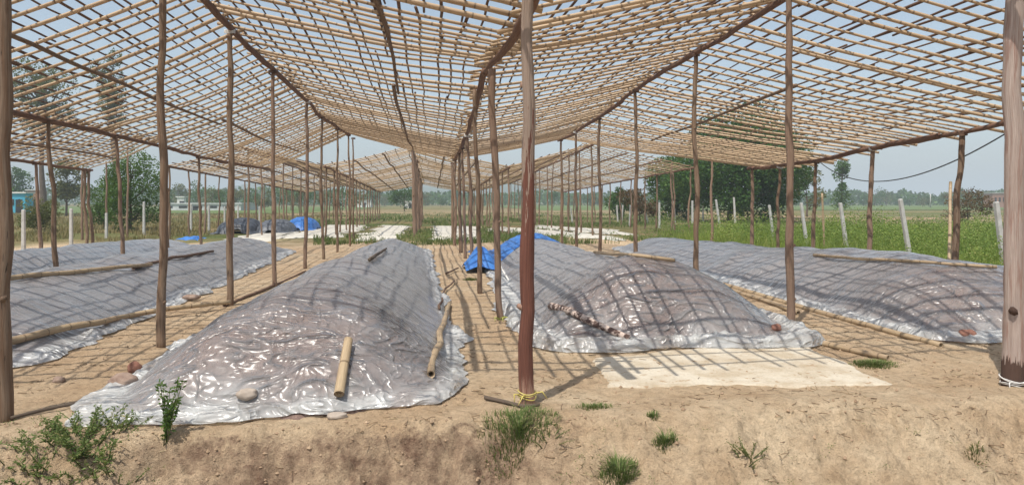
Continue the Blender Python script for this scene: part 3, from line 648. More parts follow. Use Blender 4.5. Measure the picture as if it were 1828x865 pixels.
H_l1 = Heap(-5.55, 1.65, 6.9, 22.5, [(7, .62), (12, .62), (22, .50)], 9.4, 0.0, 2.0)
heap_pair(H_l1, .14, ('low compost heap second from the left', 'dull grey sheet over the second heap from the left'), gr, .05, 0, .3, front_y=7.0)
H_l2 = Heap(-9.0, 1.5, 10, 25.0, [(9, .55), (14, .56), (25, .35)], 2.9, 0.0, 2.0)
heap_pair(H_l2, .12, ('low compost heap farthest left', 'dull grey sheet over the farthest left heap'), gr, .06, 0, .1, front_y=7.0)

# ================================================================== LOOSE THINGS
def drop(fn, pts, r):   # pole points laid on a surface
    return [(x, y, fn(x, y) + r) for x, y in pts]
def pole(name, pts, r0, r1, mat, label, cat, group=None, sides=10, k=14, wob=.01, hollow=True, rough=.05):
    P = np.array([tuple(p) for p in pts], float); s = np.concatenate([[0], np.cumsum(np.linalg.norm(np.diff(P, axis=0), axis=1))]); t = np.linspace(0, s[-1], k)
    Q = np.stack([np.interp(t, s, P[:, i]) for i in range(3)], -1); sd = random.random() * 50
    Q[:, 0] += wob * noise3(t * 1.3, sd, 0); Q[:, 1] += wob * noise3(t * 1.3, sd, 4); Q[:, 2] += wob * .6 * noise3(t * 1.3, sd, 8)
    mb = MB(); tube(mb, Q, np.linspace(r0, r1, k), sides, rough=rough, hollow=hollow); return mb.build(name, mat, origin=Q.mean(0), label=label, cat=cat, group=group)
def surf_px(px, py, H_=None):
    """walk the sight line until it meets the heap or ground"""
    for d in np.arange(4, 40, .02):
        p = ray_px(px, py, d); s = (H_.top(p.x, p.y) if H_ else gz(p.x, p.y))
        if p.z <= s: return Vector((p.x, p.y, s))
    return ray_px(px, py, 10)
def S(H_, *pp): return [surf_px(x, y, H_) + Vector((0, 0, .025)) for x, y in pp]
BG = 'loose bamboo poles weighing down the sheets'
a, b = S(H_main, (606, 716), (622, 618)); pole('bamboo_pole', [a + Vector((0, -.03, .02)), b + Vector((0, 0, .03))], .040, .037, M['old_bamboo'], 'short pale bamboo length leaning upright on the front of the nearest sheet', 'bamboo pole', BG)
pole('bamboo_pole', S(H_main, (771, 676), (780, 628), (790, 585), (803, 543)), .034, .030, M['old_bamboo'], 'jointed bamboo lying along the right hem of the nearest sheet', 'bamboo pole', BG, wob=.04)
pole('stick', S(H_main, (783, 555), (789, 528), (810, 503)), .020, .014, M['stick'], 'crooked dark stick beyond the jointed bamboo on the same hem', 'stick', None, wob=.05, hollow=False)
pole('stick', S(H_main, (796, 490), (818, 480)), .022, .015, M['stick'], 'short dark stick on the far right hem of the nearest sheet', 'stick', None, hollow=False)
pole('stick', S(H_main, (660, 466), (690, 445)), .03, .02, M['bark'], 'short dark stick lying on top of the nearest heap at its far end', 'stick', None, hollow=False)
pole('log', S(H_mid, (984, 548), (1020, 560), (1060, 583), (1122, 608)), .052, .034, M['mottled'], 'mottled peeling branch lying on the sheet right of the red-brown post', 'log', None, 10, 20, .03, False, .25)
pole('bamboo_pole', S(None, (1290, 510), (1440, 553), (1560, 587), (1680, 620)), .045, .032, M['old_bamboo'], 'longest bamboo on the ground along the foot of the right heap', 'bamboo pole', BG, k=26, wob=.02)
pole('bamboo_pole', S(None, (1300, 520), (1360, 537), (1425, 562)), .035, .030, M['old_bamboo'], 'shorter bamboo crossing behind the rope-tied grey post', 'bamboo pole', BG, wob=.02)
pole('bamboo_pole', S(None, (1473, 617), (1530, 632), (1586, 643)), .034, .028, M['old_bamboo'], 'bamboo piece poking out past the right corner of the pale pad', 'bamboo pole', BG)
pole('bamboo_pole', S(H_right, (1452, 458), (1560, 466), (1680, 474), (1780, 479)), .026, .022, M['old_bamboo'], 'thin bamboo along the back of the farthest right heap', 'bamboo pole', BG, k=24, wob=.03)
pole('bamboo_pole', S(H_mid, (1062, 453), (1130, 459), (1205, 468)), .028, .024, M['old_bamboo'], 'bamboo lying along the back edge of the heap behind the pad', 'bamboo pole', BG, wob=.02)
pole('bamboo_pole', S(H_l1, (14, 500), (120, 489), (270, 474)), .036, .030, M['old_bamboo'], 'bamboo along the ridge of the second heap from the left, nearer piece', 'bamboo pole', BG, k=20, wob=.03)
pole('bamboo_pole', S(H_l1, (240, 480), (310, 462), (382, 451)), .032, .026, M['stick'], 'darker bamboo on the same left ridge, farther piece', 'bamboo pole', BG, k=16, wob=.04)
pole('bamboo_pole', [p + Vector((0, 0, .05)) for p in S(H_l1, (12, 622), (120, 598), (240, 570), (340, 556), (412, 547))], .042, .032, M['old_bamboo'], 'long bent bamboo along the front hem of the second heap from the left', 'bamboo pole', BG, k=26, wob=.05)
pole('bamboo_pole', S(None, (400, 548), (470, 520), (545, 486)), .026, .020, M['stick'], 'dark thin bamboo beside the post row on the left', 'bamboo pole', BG, k=16, wob=.04)
pole('stick', S(None, (868, 716), (900, 722), (932, 731), (960, 728)), .017, .013, M['bark'], 'dark twig on the soil at the foot of the red-brown post', 'stick', None, wob=.05, hollow=False)
pole('stick', S(None, (20, 752), (80, 737), (136, 726)), .012, .008, M['bark'], 'thin dark rod standing in for the cast shadow of the left front post', 'stick', None, hollow=False)  # dark rod added in place of the left front post's shadow streak
pole('stick', [ray_px(886, 462, 14.2), surf_px(908, 500, H_mid)], .02, .018, M['rope_w'], 'pale stick leaning on the blue tarp behind the grey post', 'stick', None, hollow=False)
pole('stick', [ray_px(1697, 325, 13.5), g(1694, 520)], .028, .03, M['old_bamboo'], 'straight pale stake behind the leaning eave post at right', 'stake', None, hollow=True)
pole('stick', [ray_px(1467, 345, 20), ray_px(1472, 450, 20)], .03, .03, M['old_bamboo'], 'thin pale stake in the grass right of the big tree', 'stake', None, hollow=False)

def rock(px, py, H_, sz, mat, label, cat='rock', name='rock'):
    p = surf_px(px, py, H_); mb = MB(); n1, n2 = 12, 16; V = []
    sd = random.random() * 50
    for i in range(n1 + 1):
        for j in range(n2):
            a, b = math.pi * i / n1, 2 * math.pi * j / n2; v = np.array([math.sin(a) * math.cos(b), math.sin(a) * math.sin(b), math.cos(a)])
            k = 1 + .22 * noise3(v[0] * 1.3 + sd, v[1] * 1.3, v[2] * 1.3) + .08 * noise3(v[0] * 4 + sd, v[1] * 4, v[2] * 4); v = np.sign(v) * np.abs(v) ** .85
            V.append((p.x + v[0] * k * sz[0], p.y + v[1] * k * sz[1], p.z + sz[2] * .55 + v[2] * k * sz[2]))
    f = [(i * n2 + j, i * n2 + (j + 1) % n2, (i + 1) * n2 + (j + 1) % n2, (i + 1) * n2 + j) for i in range(n1) for j in range(n2)]
    mb.add(V, f, None, random.random()); return mb.build(name, mat, origin=(p.x, p.y, p.z), label=label, cat=cat)
rock(220, 690, None, (.11, .09, .07), M['rock'], 'brown stone just left of the nearest sheet')
rock(240, 664, None, (.06, .05, .06), M['brick'], 'small reddish clod behind the brown stone at the left hem')
rock(441, 712, H_main, (.075, .06, .04), M['palerock'], 'smooth pale stone holding down the front hem of the nearest sheet')
rock(601, 745, None, (.08, .045, .025), M['palerock'], 'flat pale stone on the soil below the upright bamboo length')
rock(341, 533, H_l1, (.14, .08, .045), M['rock'], 'flat brown stone on the hem of the second heap from the left')
rock(1728, 602, H_right, (.10, .08, .06), M['brick'], 'red-brown brick lump on the near end of the right sheet')
rock(1386, 588, H_mid, (.06, .05, .04), M['brick'], 'reddish clod by the rope-tied grey post')
rock(105, 682, None, (.05, .04, .03), M['rock'], 'small dark clod on the sand at the left')
rock(1060, 562, H_mid, (.0, .0, .0), M['rock'], 'x') if False else None

# blue tarps and dark tarps
def tarp(name, fn, x0, x1, y0, y1, mat, label, off=.05, amp=.05, n_=60, shape=None):
    xs_ = np.linspace(x0, x1, n_); ys_ = np.linspace(y0, y1, n_); A, B = np.meshgrid(xs_, ys_)
    A2 = A + .25 * noise3(B * 1.1, x0, 0) * (x1 - x0) / 4; B2 = B + .4 * noise3(A * 1.3, y0, 3) * (y1 - y0) / 4
    if shape: A2, B2 = shape(A2, B2, (A - x0) / (x1 - x0), (B - y0) / (y1 - y0))
    Z = fn(A2, B2) + off + amp * ridged(A2 * 1.3, B2 * 1.7, y0, 3) * .6 + amp * .5 * noise3(A2 * 5, B2 * 5, 1)
    e = np.minimum(np.minimum(A - x0, x1 - A), np.minimum(B - y0, y1 - B)); Z = Z - (off + amp * .3 - .012) * (1 - sstep(0, .18, e))
    i_ = np.arange(n_ * n_).reshape(n_, n_); q = np.stack([i_[:-1, :-1], i_[:-1, 1:], i_[1:, 1:], i_[1:, :-1]], -1).reshape(-1, 4)
    mb = MB(); mb.add(np.stack([A2, B2, Z], -1).reshape(-1, 3), q.tolist()); c_ = (float(A2.mean()), float(B2.mean()), 0)
    return mb.build(name, mat, origin=c_, label=label, cat='tarp')
hm = lambda x, y: G(x, y, False) + H_mid.h(x, y)
tarp('tarp', lambda x, y: hm(x, y) + .12 * np.exp(-((x - 2.6) ** 2 + (y - 18.6) ** 2) / 1.2), 1.15, 4.2, 15.6, 21.2, M['tarpblue'], 'bright blue tarp over the far end of the heap behind the red-brown post', .05, .06, 80,
     lambda A, B, u, v: (A, B + (1 - v) * u * 3.3))
tarp('tarp', lambda x, y: G(x, y, False) + .5 * np.exp(-((x - 1.15) / .35) ** 2 - ((y - 15.6) / .6) ** 2), .75, 1.6, 14.9, 16.6, M['tarpblue'], 'small crumpled blue tarp on the ground left of the blue-topped heap', .05, .07)
bl = g(340, 440); tarp('tarp', lambda x, y: G(x, y, False) + .25, bl.x - .35, bl.x + .4, bl.y - .6, bl.y + .5, M['tarpblue'], 'scrap of blue tarp at the far end of the left heap', .05, .08)
def covered(px0, px1, yb, hgt, mat, label, dep=3.0):
    a, b = g(px0, yb), g(px1, yb); cx = (a.x + b.x) / 2; cy = (a.y + b.y) / 2 + dep / 2; rx = (b.x - a.x) / 2
    tarp('tarp_covered_heap', lambda x, y: G(x, y, False) + hgt * np.clip(1 - (np.abs((x - cx) / rx) ** 2.4 + np.abs((y - cy) / (dep / 2)) ** 2.2), 0, 1) ** .6, cx - rx, cx + rx, cy - dep / 2, cy + dep / 2, mat, label, .05, .10)
covered(372, 452, 418, .66, M['tarpblack'], 'black tarp-covered heap far left between the post rows', 4)
covered(446, 512, 417, .6, M['tarpgrey'], 'dark grey tarp-covered heap between the black and the blue ones', 4)
covered(498, 558, 412, .62, M['tarpblue'], 'blue tarp-covered heap at the right of the dark ones', 4)

# ties at post feet
def tie(p, r, z, mat, label, n_=3, name='rope'):
    mb = MB()
    for k in range(n_):
        t = np.linspace(0, 2 * math.pi * 1.0, 18); zz = z + k * .014 + .01 * np.sin(t * 2 + k)
        tube(mb, np.stack([p.x + (r + .002 * k) * np.cos(t), p.y + (r + .002 * k) * np.sin(t), zz + .012 * np.sin(t + k * 2)], -1), .0045, 6, rough=.4)
    for k in range(3):
        a = random.uniform(math.pi, 2 * math.pi); q = Vector((p.x + r * math.cos(a), p.y + r * math.sin(a), z + .02))
        tube(mb, [q, q + Vector((math.cos(a) * .05, math.sin(a) * .05, .01)), q + Vector((math.cos(a) * .09 + random.uniform(-.04, .04), math.sin(a) * .08, -.05))], [.008, .006, .003], 5)
    return mb.build(name, mat, origin=(p.x, p.y, z), label=label, cat='rope')
b = g(941, 722); tie(b, .07, gz(b.x, b.y) + .06, M['rope_y'], 'yellow strip tied round the foot of the red-brown post')
b = g(1411, 586); tie(b, .06, gz(b.x, b.y) + .03, M['rope_g'], 'yellow-green strip tied round the grey post foot by the right heap')
b = g(893, 573); tie(b, .053, gz(b.x, b.y) + .01, M['rope_g'], 'faded strip round the foot of the grey leaning post', 2)
b = g(1808, 690); tie(b, .092, gz(b.x, b.y) + .02, M['rope_w'], 'whitish binding round the foot of the thickest right post', 4)
# sagging wire on the right
wa, wb, wc = ray_px(1812, 228, 11), ray_px(1580, 323, 15), ray_px(1462, 288, 19)
t = np.linspace(0, 1, 40)[:, None]; mb = MB()
cpt = 2 * np.array(wb) - .5 * (np.array(wa) + np.array(wc)); Q = (1 - t) ** 2 * np.array(wa) + 2 * t * (1 - t) * cpt + t ** 2 * np.array(wc)
tube(mb, Q, .012, 6); mb.build('wire', M['wire'], label='thin dark wire sagging between eave posts on the right', cat='wire')

# concrete fence posts
def cpost(px_t, py_t, px_b, py_b, d, s=.05, label='short whitish concrete post', group='concrete fence posts'):
    a = ray_px(px_b, py_b, d); a.z = -.1; b_ = ray_px(px_t, py_t, d); mb = MB()
    # square tapered post with bevelled arrises
    P = np.array([a, a.lerp(b_, .5), b_ - (b_ - a).normalized() * .02, b_], float)
    T = (P[-1] - P[0]) / np.linalg.norm(P[-1] - P[0]); A = np.cross(T, [0, 1, 0]); A /= np.linalg.norm(A); B = np.cross(T, A); V = []
    oct_ = [(1, .75), (.75, 1), (-.75, 1), (-1, .75), (-1, -.75), (-.75, -1), (.75, -1), (1, -.75)]
    for i, c_ in enumerate(P):
        k = s * .78 * (1.12, 1.0, .92, .75)[i]
        for u, v in oct_: V.append(c_ + A * u * k + B * v * k)
    f = [(i * 8 + j, i * 8 + (j + 1) % 8, (i + 1) * 8 + (j + 1) % 8, (i + 1) * 8 + j) for i in range(3) for j in range(8)] + [tuple(24 + j for j in range(8))]
    mb.add(V, f); mb.build('fence_post', M['concrete'], smooth=False, origin=tuple(a), label=label, cat='fence post', group=group)
for (xt, yt, xb, yb, d, s, lb) in ((1778, 360, 1796, 500, 14.5, .065, 'concrete post leaning beside the thickest right post'), (1607, 355, 1628, 485, 16.5, .06, 'leaning concrete post midway between the two right eave posts'),
        (1500, 362, 1514, 465, 20, .06, 'leaning concrete post left of the eave post in the right-hand grass'), (1430, 362, 1442, 450, 23, .06, 'concrete post just right of the large grey ridge post'),
        (1373, 366, 1382, 440, 27, .06, 'concrete post left of the large grey ridge post in the grass')):
    cpost(xt, yt, xb, yb, d, s, lb)
for i, (px, yt, yb, ln) in enumerate(((1310, 352, 402, 3), (1278, 356, 410, 8), (1255, 359, 396, 0), (1236, 358, 404, 0), (1222, 360, 392, 6), (1203, 359, 408, 1), (1192, 355, 386, 0), (1177, 361, 405, 0), (1150, 363, 398, 7), (1125, 366, 402, -1), (1112, 366, 396, -3), (1101, 366, 394, 2), (1019, 370, 396, 3))):
    cpost(px, yt, px + ln, yb, 1.6 * F / (yb - HY + 2), .07, 'far concrete post in the line before the big dark tree', 'distant concrete posts on the right')
for i, (px, yt, yb, lb) in enumerate(((42, 374, 447, 'concrete post near the left edge below the blue house'), (127, 372, 438, 'concrete post between the blue house and the left shrub'), (257, 360, 420, 'concrete post right of the leafy left tree'),
        (302, 362, 420, None), (341, 364, 416, None), (373, 366, 416, None), (401, 368, 405, None), (425, 366, 398, None), (463, 368, 400, None), (190, 380, 425, None))):
    cpost(px, yt, px, yb, 1.6 * F / (yb - HY), .065, lb or 'far concrete post in the line before the dark tarped heaps', 'distant concrete posts on the left')

# ================================================================== PLANTS
def leaf_quads(mb, C, size, rng, r, aspect=.5, up=.3, mi=0):
    n_ = len(C); d = rng.normal(size=(n_, 3)); d[:, 2] = d[:, 2] * .6 + up; d /= np.linalg.norm(d, axis=1)[:, None]
    s = np.cross(d, rng.normal(size=(n_, 3))); s /= np.linalg.norm(s, axis=1)[:, None]
    sz = size * rng.uniform(.6, 1.3, n_)[:, None]
    nrm = np.cross(d, s)
    V = np.stack([C, C + d * sz * .5 + s * sz * aspect * .5 + nrm * sz * .06, C + d * sz, C + d * sz * .5 - s * sz * aspect * .5 + nrm * sz * .06], 1).reshape(-1, 3)
    mb.add(V, (np.arange(n_ * 4).reshape(-1, 4)).tolist(), None, np.repeat(r, 4), mi)
def tree(name, base, H_, crown, nleaf, lsize, mat, label, cat='tree', group=None, trunk_r=None, seed=1, nblob=14, shape='round', barkmat=None, gaps=.5, spec=None):
    """crown = (rx, rz): half width and half height"""
    rng = np.random.default_rng(seed); rx, rz = crown; root = empty(name, tuple(base), label=label, cat=cat, group=group)
    cz = H_ - rz; tr = trunk_r or H_ * .022; mb = MB(); B = np.array(base, float)
    k = 12; t = np.linspace(0, 1, k); lean = rng.normal(0, .03, 2) * H_
    P = np.stack([B[0] + lean[0] * t + .02 * H_ * noise3(t * 2, seed, 0), B[1] + lean[1] * t + .02 * H_ * noise3(t * 2, seed, 5), B[2] - .1 + (H_ * .9) * t], -1)
    tube(mb, P, tr * (1 - .85 * t), 8, rough=.15)
    blobs = []
    for i in range(nblob):
        if spec: hz, rr, br = spec[i % len(spec)]; hz += rng.uniform(-.05, .05); rr = rr * rng.uniform(.3, 1); a = i * 2.4
        a = i * 2.4 + rng.uniform(-.5, .5)
        if spec: pass
        elif shape == 'round': hz = rng.uniform(-.95, .95); rr = math.sqrt(max(0, 1 - hz * hz)) * rng.uniform(.35, .85); br = rng.uniform(.26, .46)
        elif shape == 'tall': hz = -1 + 2 * (i + .5) / nblob; rr = rng.uniform(.1, .6) * (1 - .4 * abs(hz)); br = rng.uniform(.3, .5)
        else: hz = rng.uniform(-1, .9); rr = rng.uniform(.3, .95); br = rng.uniform(.2, .4)
        c_ = np.array([B[0] + lean[0] * .8 + math.cos(a) * rr * rx, B[1] + lean[1] * .8 + math.sin(a) * rr * rx, B[2] + cz + hz * rz * .8])
        blobs.append((c_, br * rx, br * (rx * .6 + rz * .4)))
        i0 = min(k - 1, max(2, int(((c_[2] - B[2]) / H_ - .12) * k))); p0 = P[i0]; m_ = (p0 + c_) / 2 + [0, 0, -.05 * H_ * rng.uniform(0, 1)]
        tube(mb, [p0, m_, c_], [tr * .42, tr * .26, tr * .08], 6, rough=.1)
    mb.build('trunk', barkmat or M['bark'], root)
    per = nleaf // nblob; C = []; Rn = []
    for c_, bx, bz in blobs:
        v = rng.normal(size=(per, 3)); v /= np.linalg.norm(v, axis=1)[:, None]; v *= rng.uniform(.25, 1, per)[:, None] ** .45
        p = c_ + v * [bx, bx, bz] * 1.15
        keep = noise3(p[:, 0] * 1.6 / (rx * .5), p[:, 1] * 1.6 / (rx * .5), p[:, 2] * 1.6 / (rx * .5)) > (-.9 + gaps)
        p = p[keep]; C.append(p); Rn.append(np.clip(rng.uniform(0, 1, len(p)) * .6 + .2 + rng.normal(0, .15), 0, 1))
    ml = MB(); leaf_quads(ml, np.concatenate(C), lsize, rng, np.concatenate(Rn), .55, .1); ml.build('crown', mat, root); return root
def far_base(px, d): x, y = world_xy((px - CX) / F * d, d); return Vector((x, y, 0))
def hz_(py, d): return CAMH + (HY - py) / F * d
d = 52; tree('tree', far_base(1300, d), hz_(200, d), (5.0, 4.3), 42000, .24, M['leafdark'], 'big dense dark green tree behind the right fence posts', seed=3, nblob=38, gaps=.35)
d = 56; tree('tree', far_base(1205, d), hz_(285, d), (2.9, 2.4), 8000, .26, M['leaf'], 'lighter green tree at the left flank of the big dark tree', seed=4, nblob=16, gaps=.4)
d = 62; tree('tree', far_base(1375, d), hz_(240, d), (3.6, 3.7), 9000, .28, M['leafdark'], 'dark tree at the right flank of the big dark tree', seed=44, nblob=18, gaps=.5)
d = 90; tree('tree', far_base(1503, d), hz_(283, d), (1.5, 3.2), 2600, .28, M['leaf'], 'slender tree with two tufts standing above the far right hedge', seed=5, nblob=12, gaps=.45, spec=[(-.95, .5, .5), (-.6, .4, .55), (-.2, .1, .22), (.45, .45, .4), (.85, .35, .42), (.7, .6, .35)])
d = 70; tree('tree', far_base(1440, d), hz_(300, d), (1.6, 2.3), 2200, .25, M['leafolive'], 'small thin tree between the big dark tree and the slender one', seed=6, nblob=9, gaps=.6)
d = 36; tree('tree', far_base(232, d), hz_(272, d), (1.75, 2.1), 9500, .13, M['leaf'], 'leafy bright tree behind the left heaps', seed=7, nblob=18, gaps=.5)
d = 40; tree('tree', far_base(187, d), hz_(310, d), (1.3, 1.5), 4200, .13, M['leaf'], 'shorter leafy tree left of the bright one', seed=77, nblob=14, gaps=.5)
d = 34; tree('bush', far_base(70, d), hz_(352, d), (1.1, .8), 3200, .11, M['leafolive'], 'olive bush right of the blue house', cat='bush', seed=8, nblob=10, gaps=.4)
d = 85; tree('eucalyptus_tree', far_base(78, d), hz_(118, d), (4.0, 4.0), 8000, .34, M['leafolive'], 'tall tree with two-lobed crown seen through the left lattice', seed=9, nblob=14, gaps=.55)
d = 85; tree('eucalyptus_tree', far_base(208, d), hz_(92, d), (2.3, 4.6), 5000, .34, M['leafolive'], 'tallest slim tree seen through the lattice left of the ridge post', seed=10, nblob=10, gaps=.7, spec=[(-.9, .8, .45), (-.5, .6, .4), (-.2, .9, .35), (.25, .3, .42), (.6, .7, .4), (.95, .3, .35)])
d = 75; tree('tree', far_base(118, d), hz_(285, d), (2.0, 2.4), 3200, .3, M['leafolive'], 'hazy tree between the blue house and the leafy left trees', seed=12, nblob=12, gaps=.5)
d = 112; tree('tree', far_base(22, d), hz_(300, d), (3.6, 3.4), 3000, .42, M['leafdark'], 'dark tree rising behind the blue house', seed=13, nblob=12)
d = 110; tree('tree', far_base(722, d), hz_(337, d), (2.6, 1.6), 1500, .35, M['leafdark'], 'rounded tree behind the white field house at the centre', seed=14, nblob=10, gaps=.4)
d = 48; tree('bush', far_base(1143, d), hz_(337, d), (1.5, 1.0), 3000, .16, M['leafbrown'], 'reddish brown bush left of the lighter green tree', cat='bush', seed=15, nblob=10, gaps=.5)
d = 42; tree('bush', far_base(1728, d), hz_(340, d), (1.5, .95), 2800, .13, M['leafbrown'], 'brownish thorny bush behind the right eave post', cat='bush', seed=16, nblob=10, gaps=.6)
d = 60; tree('tree', far_base(1105, d), hz_(335, d), (1.2, 1.3), 1800, .22, M['leafdark'], 'small dark tree behind the reddish brown bush', seed=17, nblob=8)
rt = np.random.default_rng(21)
def belt(x0, x1, n_, d0, d1, top, names, mat, group, cat='tree', sd=100):
    for i in range(n_):
        px = x0 + (x1 - x0) * (i + .5) / n_ + rt.uniform(-8, 8); d = rt.uniform(d0, d1); py = top + rt.uniform(-9, 9); h = hz_(py, d)
        tree('tree', far_base(px, d), h, (h * rt.uniform(.38, .62), h * .42), 800, h * .075, mat[i % len(mat)], names, cat, group, seed=sd + i, nblob=7, gaps=.25)
belt(280, 640, 14, 110, 170, 330, 'hazy tree of the distant left treeline behind the post rows', [M['leafdark'], M['leafolive']], 'distant treeline on the left')
belt(640, 1100, 14, 190, 260, 346, 'small hazy tree of the distant treeline behind the centre', [M['leafdark'], M['leafolive']], 'distant treeline at the centre', sd=200)
belt(1530, 1830, 15, 200, 260, 344, 'hazy tree in the distant hedge across the right-hand field', [M['leafdark'], M['leafdark'], M['leafolive']], 'distant treeline on the right', sd=300)
belt(1400, 1560, 6, 180, 230, 347, 'hazy tree in the distant hedge beside the slender tree', [M['leafdark']], 'distant treeline beside the slender tree', sd=350)
def wood_mass():
    rng = np.random.default_rng(31); mb = MB(); n_ = 24000; px = rng.uniform(-80, 1900, n_); d = rng.uniform(270, 330, n_)
    h = 5.2 + 2.6 * noise3(px * .011, 0, 0) + 1.2 * noise3(px * .05, 3, 0) + 1.5 * (px < 600)
    z = h * rng.uniform(0, 1, n_) ** .8; xc = (px - CX) / F * d
    leaf_quads(mb, np.stack([xc * cs + d * sn, d * cs - xc * sn, z], -1), 1.5, rng, rng.uniform(0, 1, n_), .8); mb.build('distant_wood', M['leafdark'], kind='stuff', label='hazy band of far-off trees along the horizon', cat='woodland')
wood_mass()

def off_pads(x, y):
    ok = np.ones(len(x), bool)
    for q in PADS:
        P = [np.array(p[:2]) for p in q]; ins = np.ones(len(x), bool); sg = None
        for i in range(4):
            a, b = P[i], P[(i + 1) % 4]; c_ = (b[0] - a[0]) * (y - a[1]) - (b[1] - a[1]) * (x - a[0]); ins &= (c_ > 0)
        ok &= ~ins
    return ok
def grass(name, region, n_, hh, wd, mat, label, cat='grass', seed=1, stuff=True, keep=None, curve=.35):
    rng = np.random.default_rng(seed); x, y = region(rng, n_)
    if keep is not None: k = keep(x, y); x, y = x[k], y[k]
    m = len(x); z = G(x, y, False); d = np.maximum(4, y * cs + x * sn); h = hh * rng.uniform(.45, 1.15, m) * (1 + .35 * noise3(x * .5, y * .5, 4)); w = wd * rng.uniform(.6, 1.3, m) * np.maximum(1, d / 22)
    a = rng.uniform(0, 2 * math.pi, m); b_ = rng.uniform(0, 2 * math.pi, m); dx, dy = np.cos(a), np.sin(a); lx, ly = np.cos(b_) * curve * h, np.sin(b_) * curve * h
    V = np.stack([np.stack([x - dx * w, y - dy * w, z - .02], -1), np.stack([x + dx * w, y + dy * w, z - .02], -1),
                  np.stack([x + dx * w * .7 + lx * .4, y + dy * w * .7 + ly * .4, z + h * .6], -1), np.stack([x - dx * w * .7 + lx * .4, y - dy * w * .7 + ly * .4, z + h * .6], -1),
                  np.stack([x + lx, y + ly, z + h], -1)], 1).reshape(-1, 3)
    i_ = np.arange(m)[:, None] * 5; f = (i_ + [0, 1, 2, 3]).tolist() + (i_ + [3, 2, 4]).tolist()
    mb = MB(); mb.add(V, f, None, np.repeat(np.clip(.5 + .5 * noise3(x * .35, y * .35, 2) + rng.normal(0, .22, m), 0, 1), 5))
    return mb.build(name, mat, smooth=False, label=label, cat=cat, kind='stuff' if stuff else None)
def reg_px(p0, p1, d0, d1):
    def f(rng, n_):
        px = rng.uniform(p0, p1, n_); u = rng.uniform(0, 1, n_); d = d0 * (d1 / d0) ** u; xc = (px - CX) / F * d; return xc * cs + d * sn, d * cs - xc * sn
    return f
grass('grass', reg_px(1000, 1900, 12, 40), 45000, .50, .007, M['grass'], 'tall bright green grass beyond the right-hand heap', keep=lambda x, y: (x > 9.8 + .3 * noise3(y, 1, 1)) & (y > 8) & ((x > 13.2) | (y < 29.5)), seed=2)
grass('grass', reg_px(560, 1250, 24, 30), 9000, .22, .012, M['weed'], 'low green weeds in the gap between the two shade frames', seed=3, keep=lambda x, y: (fbm(x * .35, y * .5, 6, 3) > .08) & off_pads(x, y) & (y > 25 + 1.5 * noise3(x * .6, 0, 3)))
grass('grass', reg_px(560, 1300, 26, 95), 30000, .22, .012, M['weed'], 'weeds round and behind the bare white pads', seed=4, keep=lambda x, y: (fbm(x * .16, y * .12, 9, 3) + .3 * noise3(x * 1.3, y * 1.3, 4) > .02) & off_pads(x, y))
grass('grass', reg_px(-60, 640, 27, 90), 26000, .25, .014, M['drygrass'], 'thin dry grass beyond the left fence posts', seed=5, keep=lambda x, y: (noise3(x * .3, y * .3, 9) > -.1) & (x < -10.5))

def undergrowth(region, n_, hh, mat, seed, keep, label, sz=.05):
    rng = np.random.default_rng(seed); x, y = region(rng, n_); k = keep(x, y); x, y = x[k], y[k]; m = len(x); d = np.maximum(8, y * cs + x * sn)
    top = hh * np.clip(.70 + 1.1 * fbm(x * .35, y * .35, seed, 3), .12, 1.8) * (1 + .4 * noise3(x * 2.2, y * 2.2, 4)); z = G(x, y, False) + top * rng.uniform(0, 1, m) ** .55
    mb = MB(); C = np.stack([x, y, z], -1); r_ = np.clip(.45 + .55 * noise3(x * .5, y * .5, 8) + rng.normal(0, .2, m), 0, 1)
    n1 = rng.normal(size=(m, 3)); n1[:, 2] = np.abs(n1[:, 2]) * .5; n1 /= np.linalg.norm(n1, axis=1)[:, None]; s1 = np.cross(n1, rng.normal(size=(m, 3))); s1 /= np.linalg.norm(s1, axis=1)[:, None]
    q = (sz * rng.uniform(.5, 1.3, m) * (d / 18) ** .7)[:, None]; V = np.stack([C, C + n1 * q * .5 + s1 * q * .3, C + n1 * q, C + n1 * q * .5 - s1 * q * .3], 1).reshape(-1, 3)
    mb.add(V, np.arange(m * 4).reshape(-1, 4).tolist(), None, np.repeat(r_, 4)); return mb.build('undergrowth', mat, smooth=False, label=label, cat='undergrowth', kind='stuff')
undergrowth(reg_px(1000, 1900, 12, 36), 120000, .78, M['grass'], 61, lambda x, y: (x > 9.9 + .3 * noise3(y, 1, 1)) & (y > 8) & ((x > 13.2) | (y < 29.5)), 'leafy green weeds beyond the right-hand heap')
undergrowth(reg_px(1000, 1900, 34, 62), 30000, .40, M['weed'], 62, lambda x, y: (x > 13.2) & (noise3(x * .12, y * .12, 3) > -.05), 'thinner weeds at the far side of the right-hand field')
undergrowth(reg_px(640, 1260, 24, 34), 16000, .30, M['weed'], 63, lambda x, y: (fbm(x * .5, y * .7, 6, 3) > .10) & (x < 13) & off_pads(x, y) & (y > 25.2 + 1.6 * noise3(x * .6, 0, 3)), 'scrubby weeds between the two shade frames')
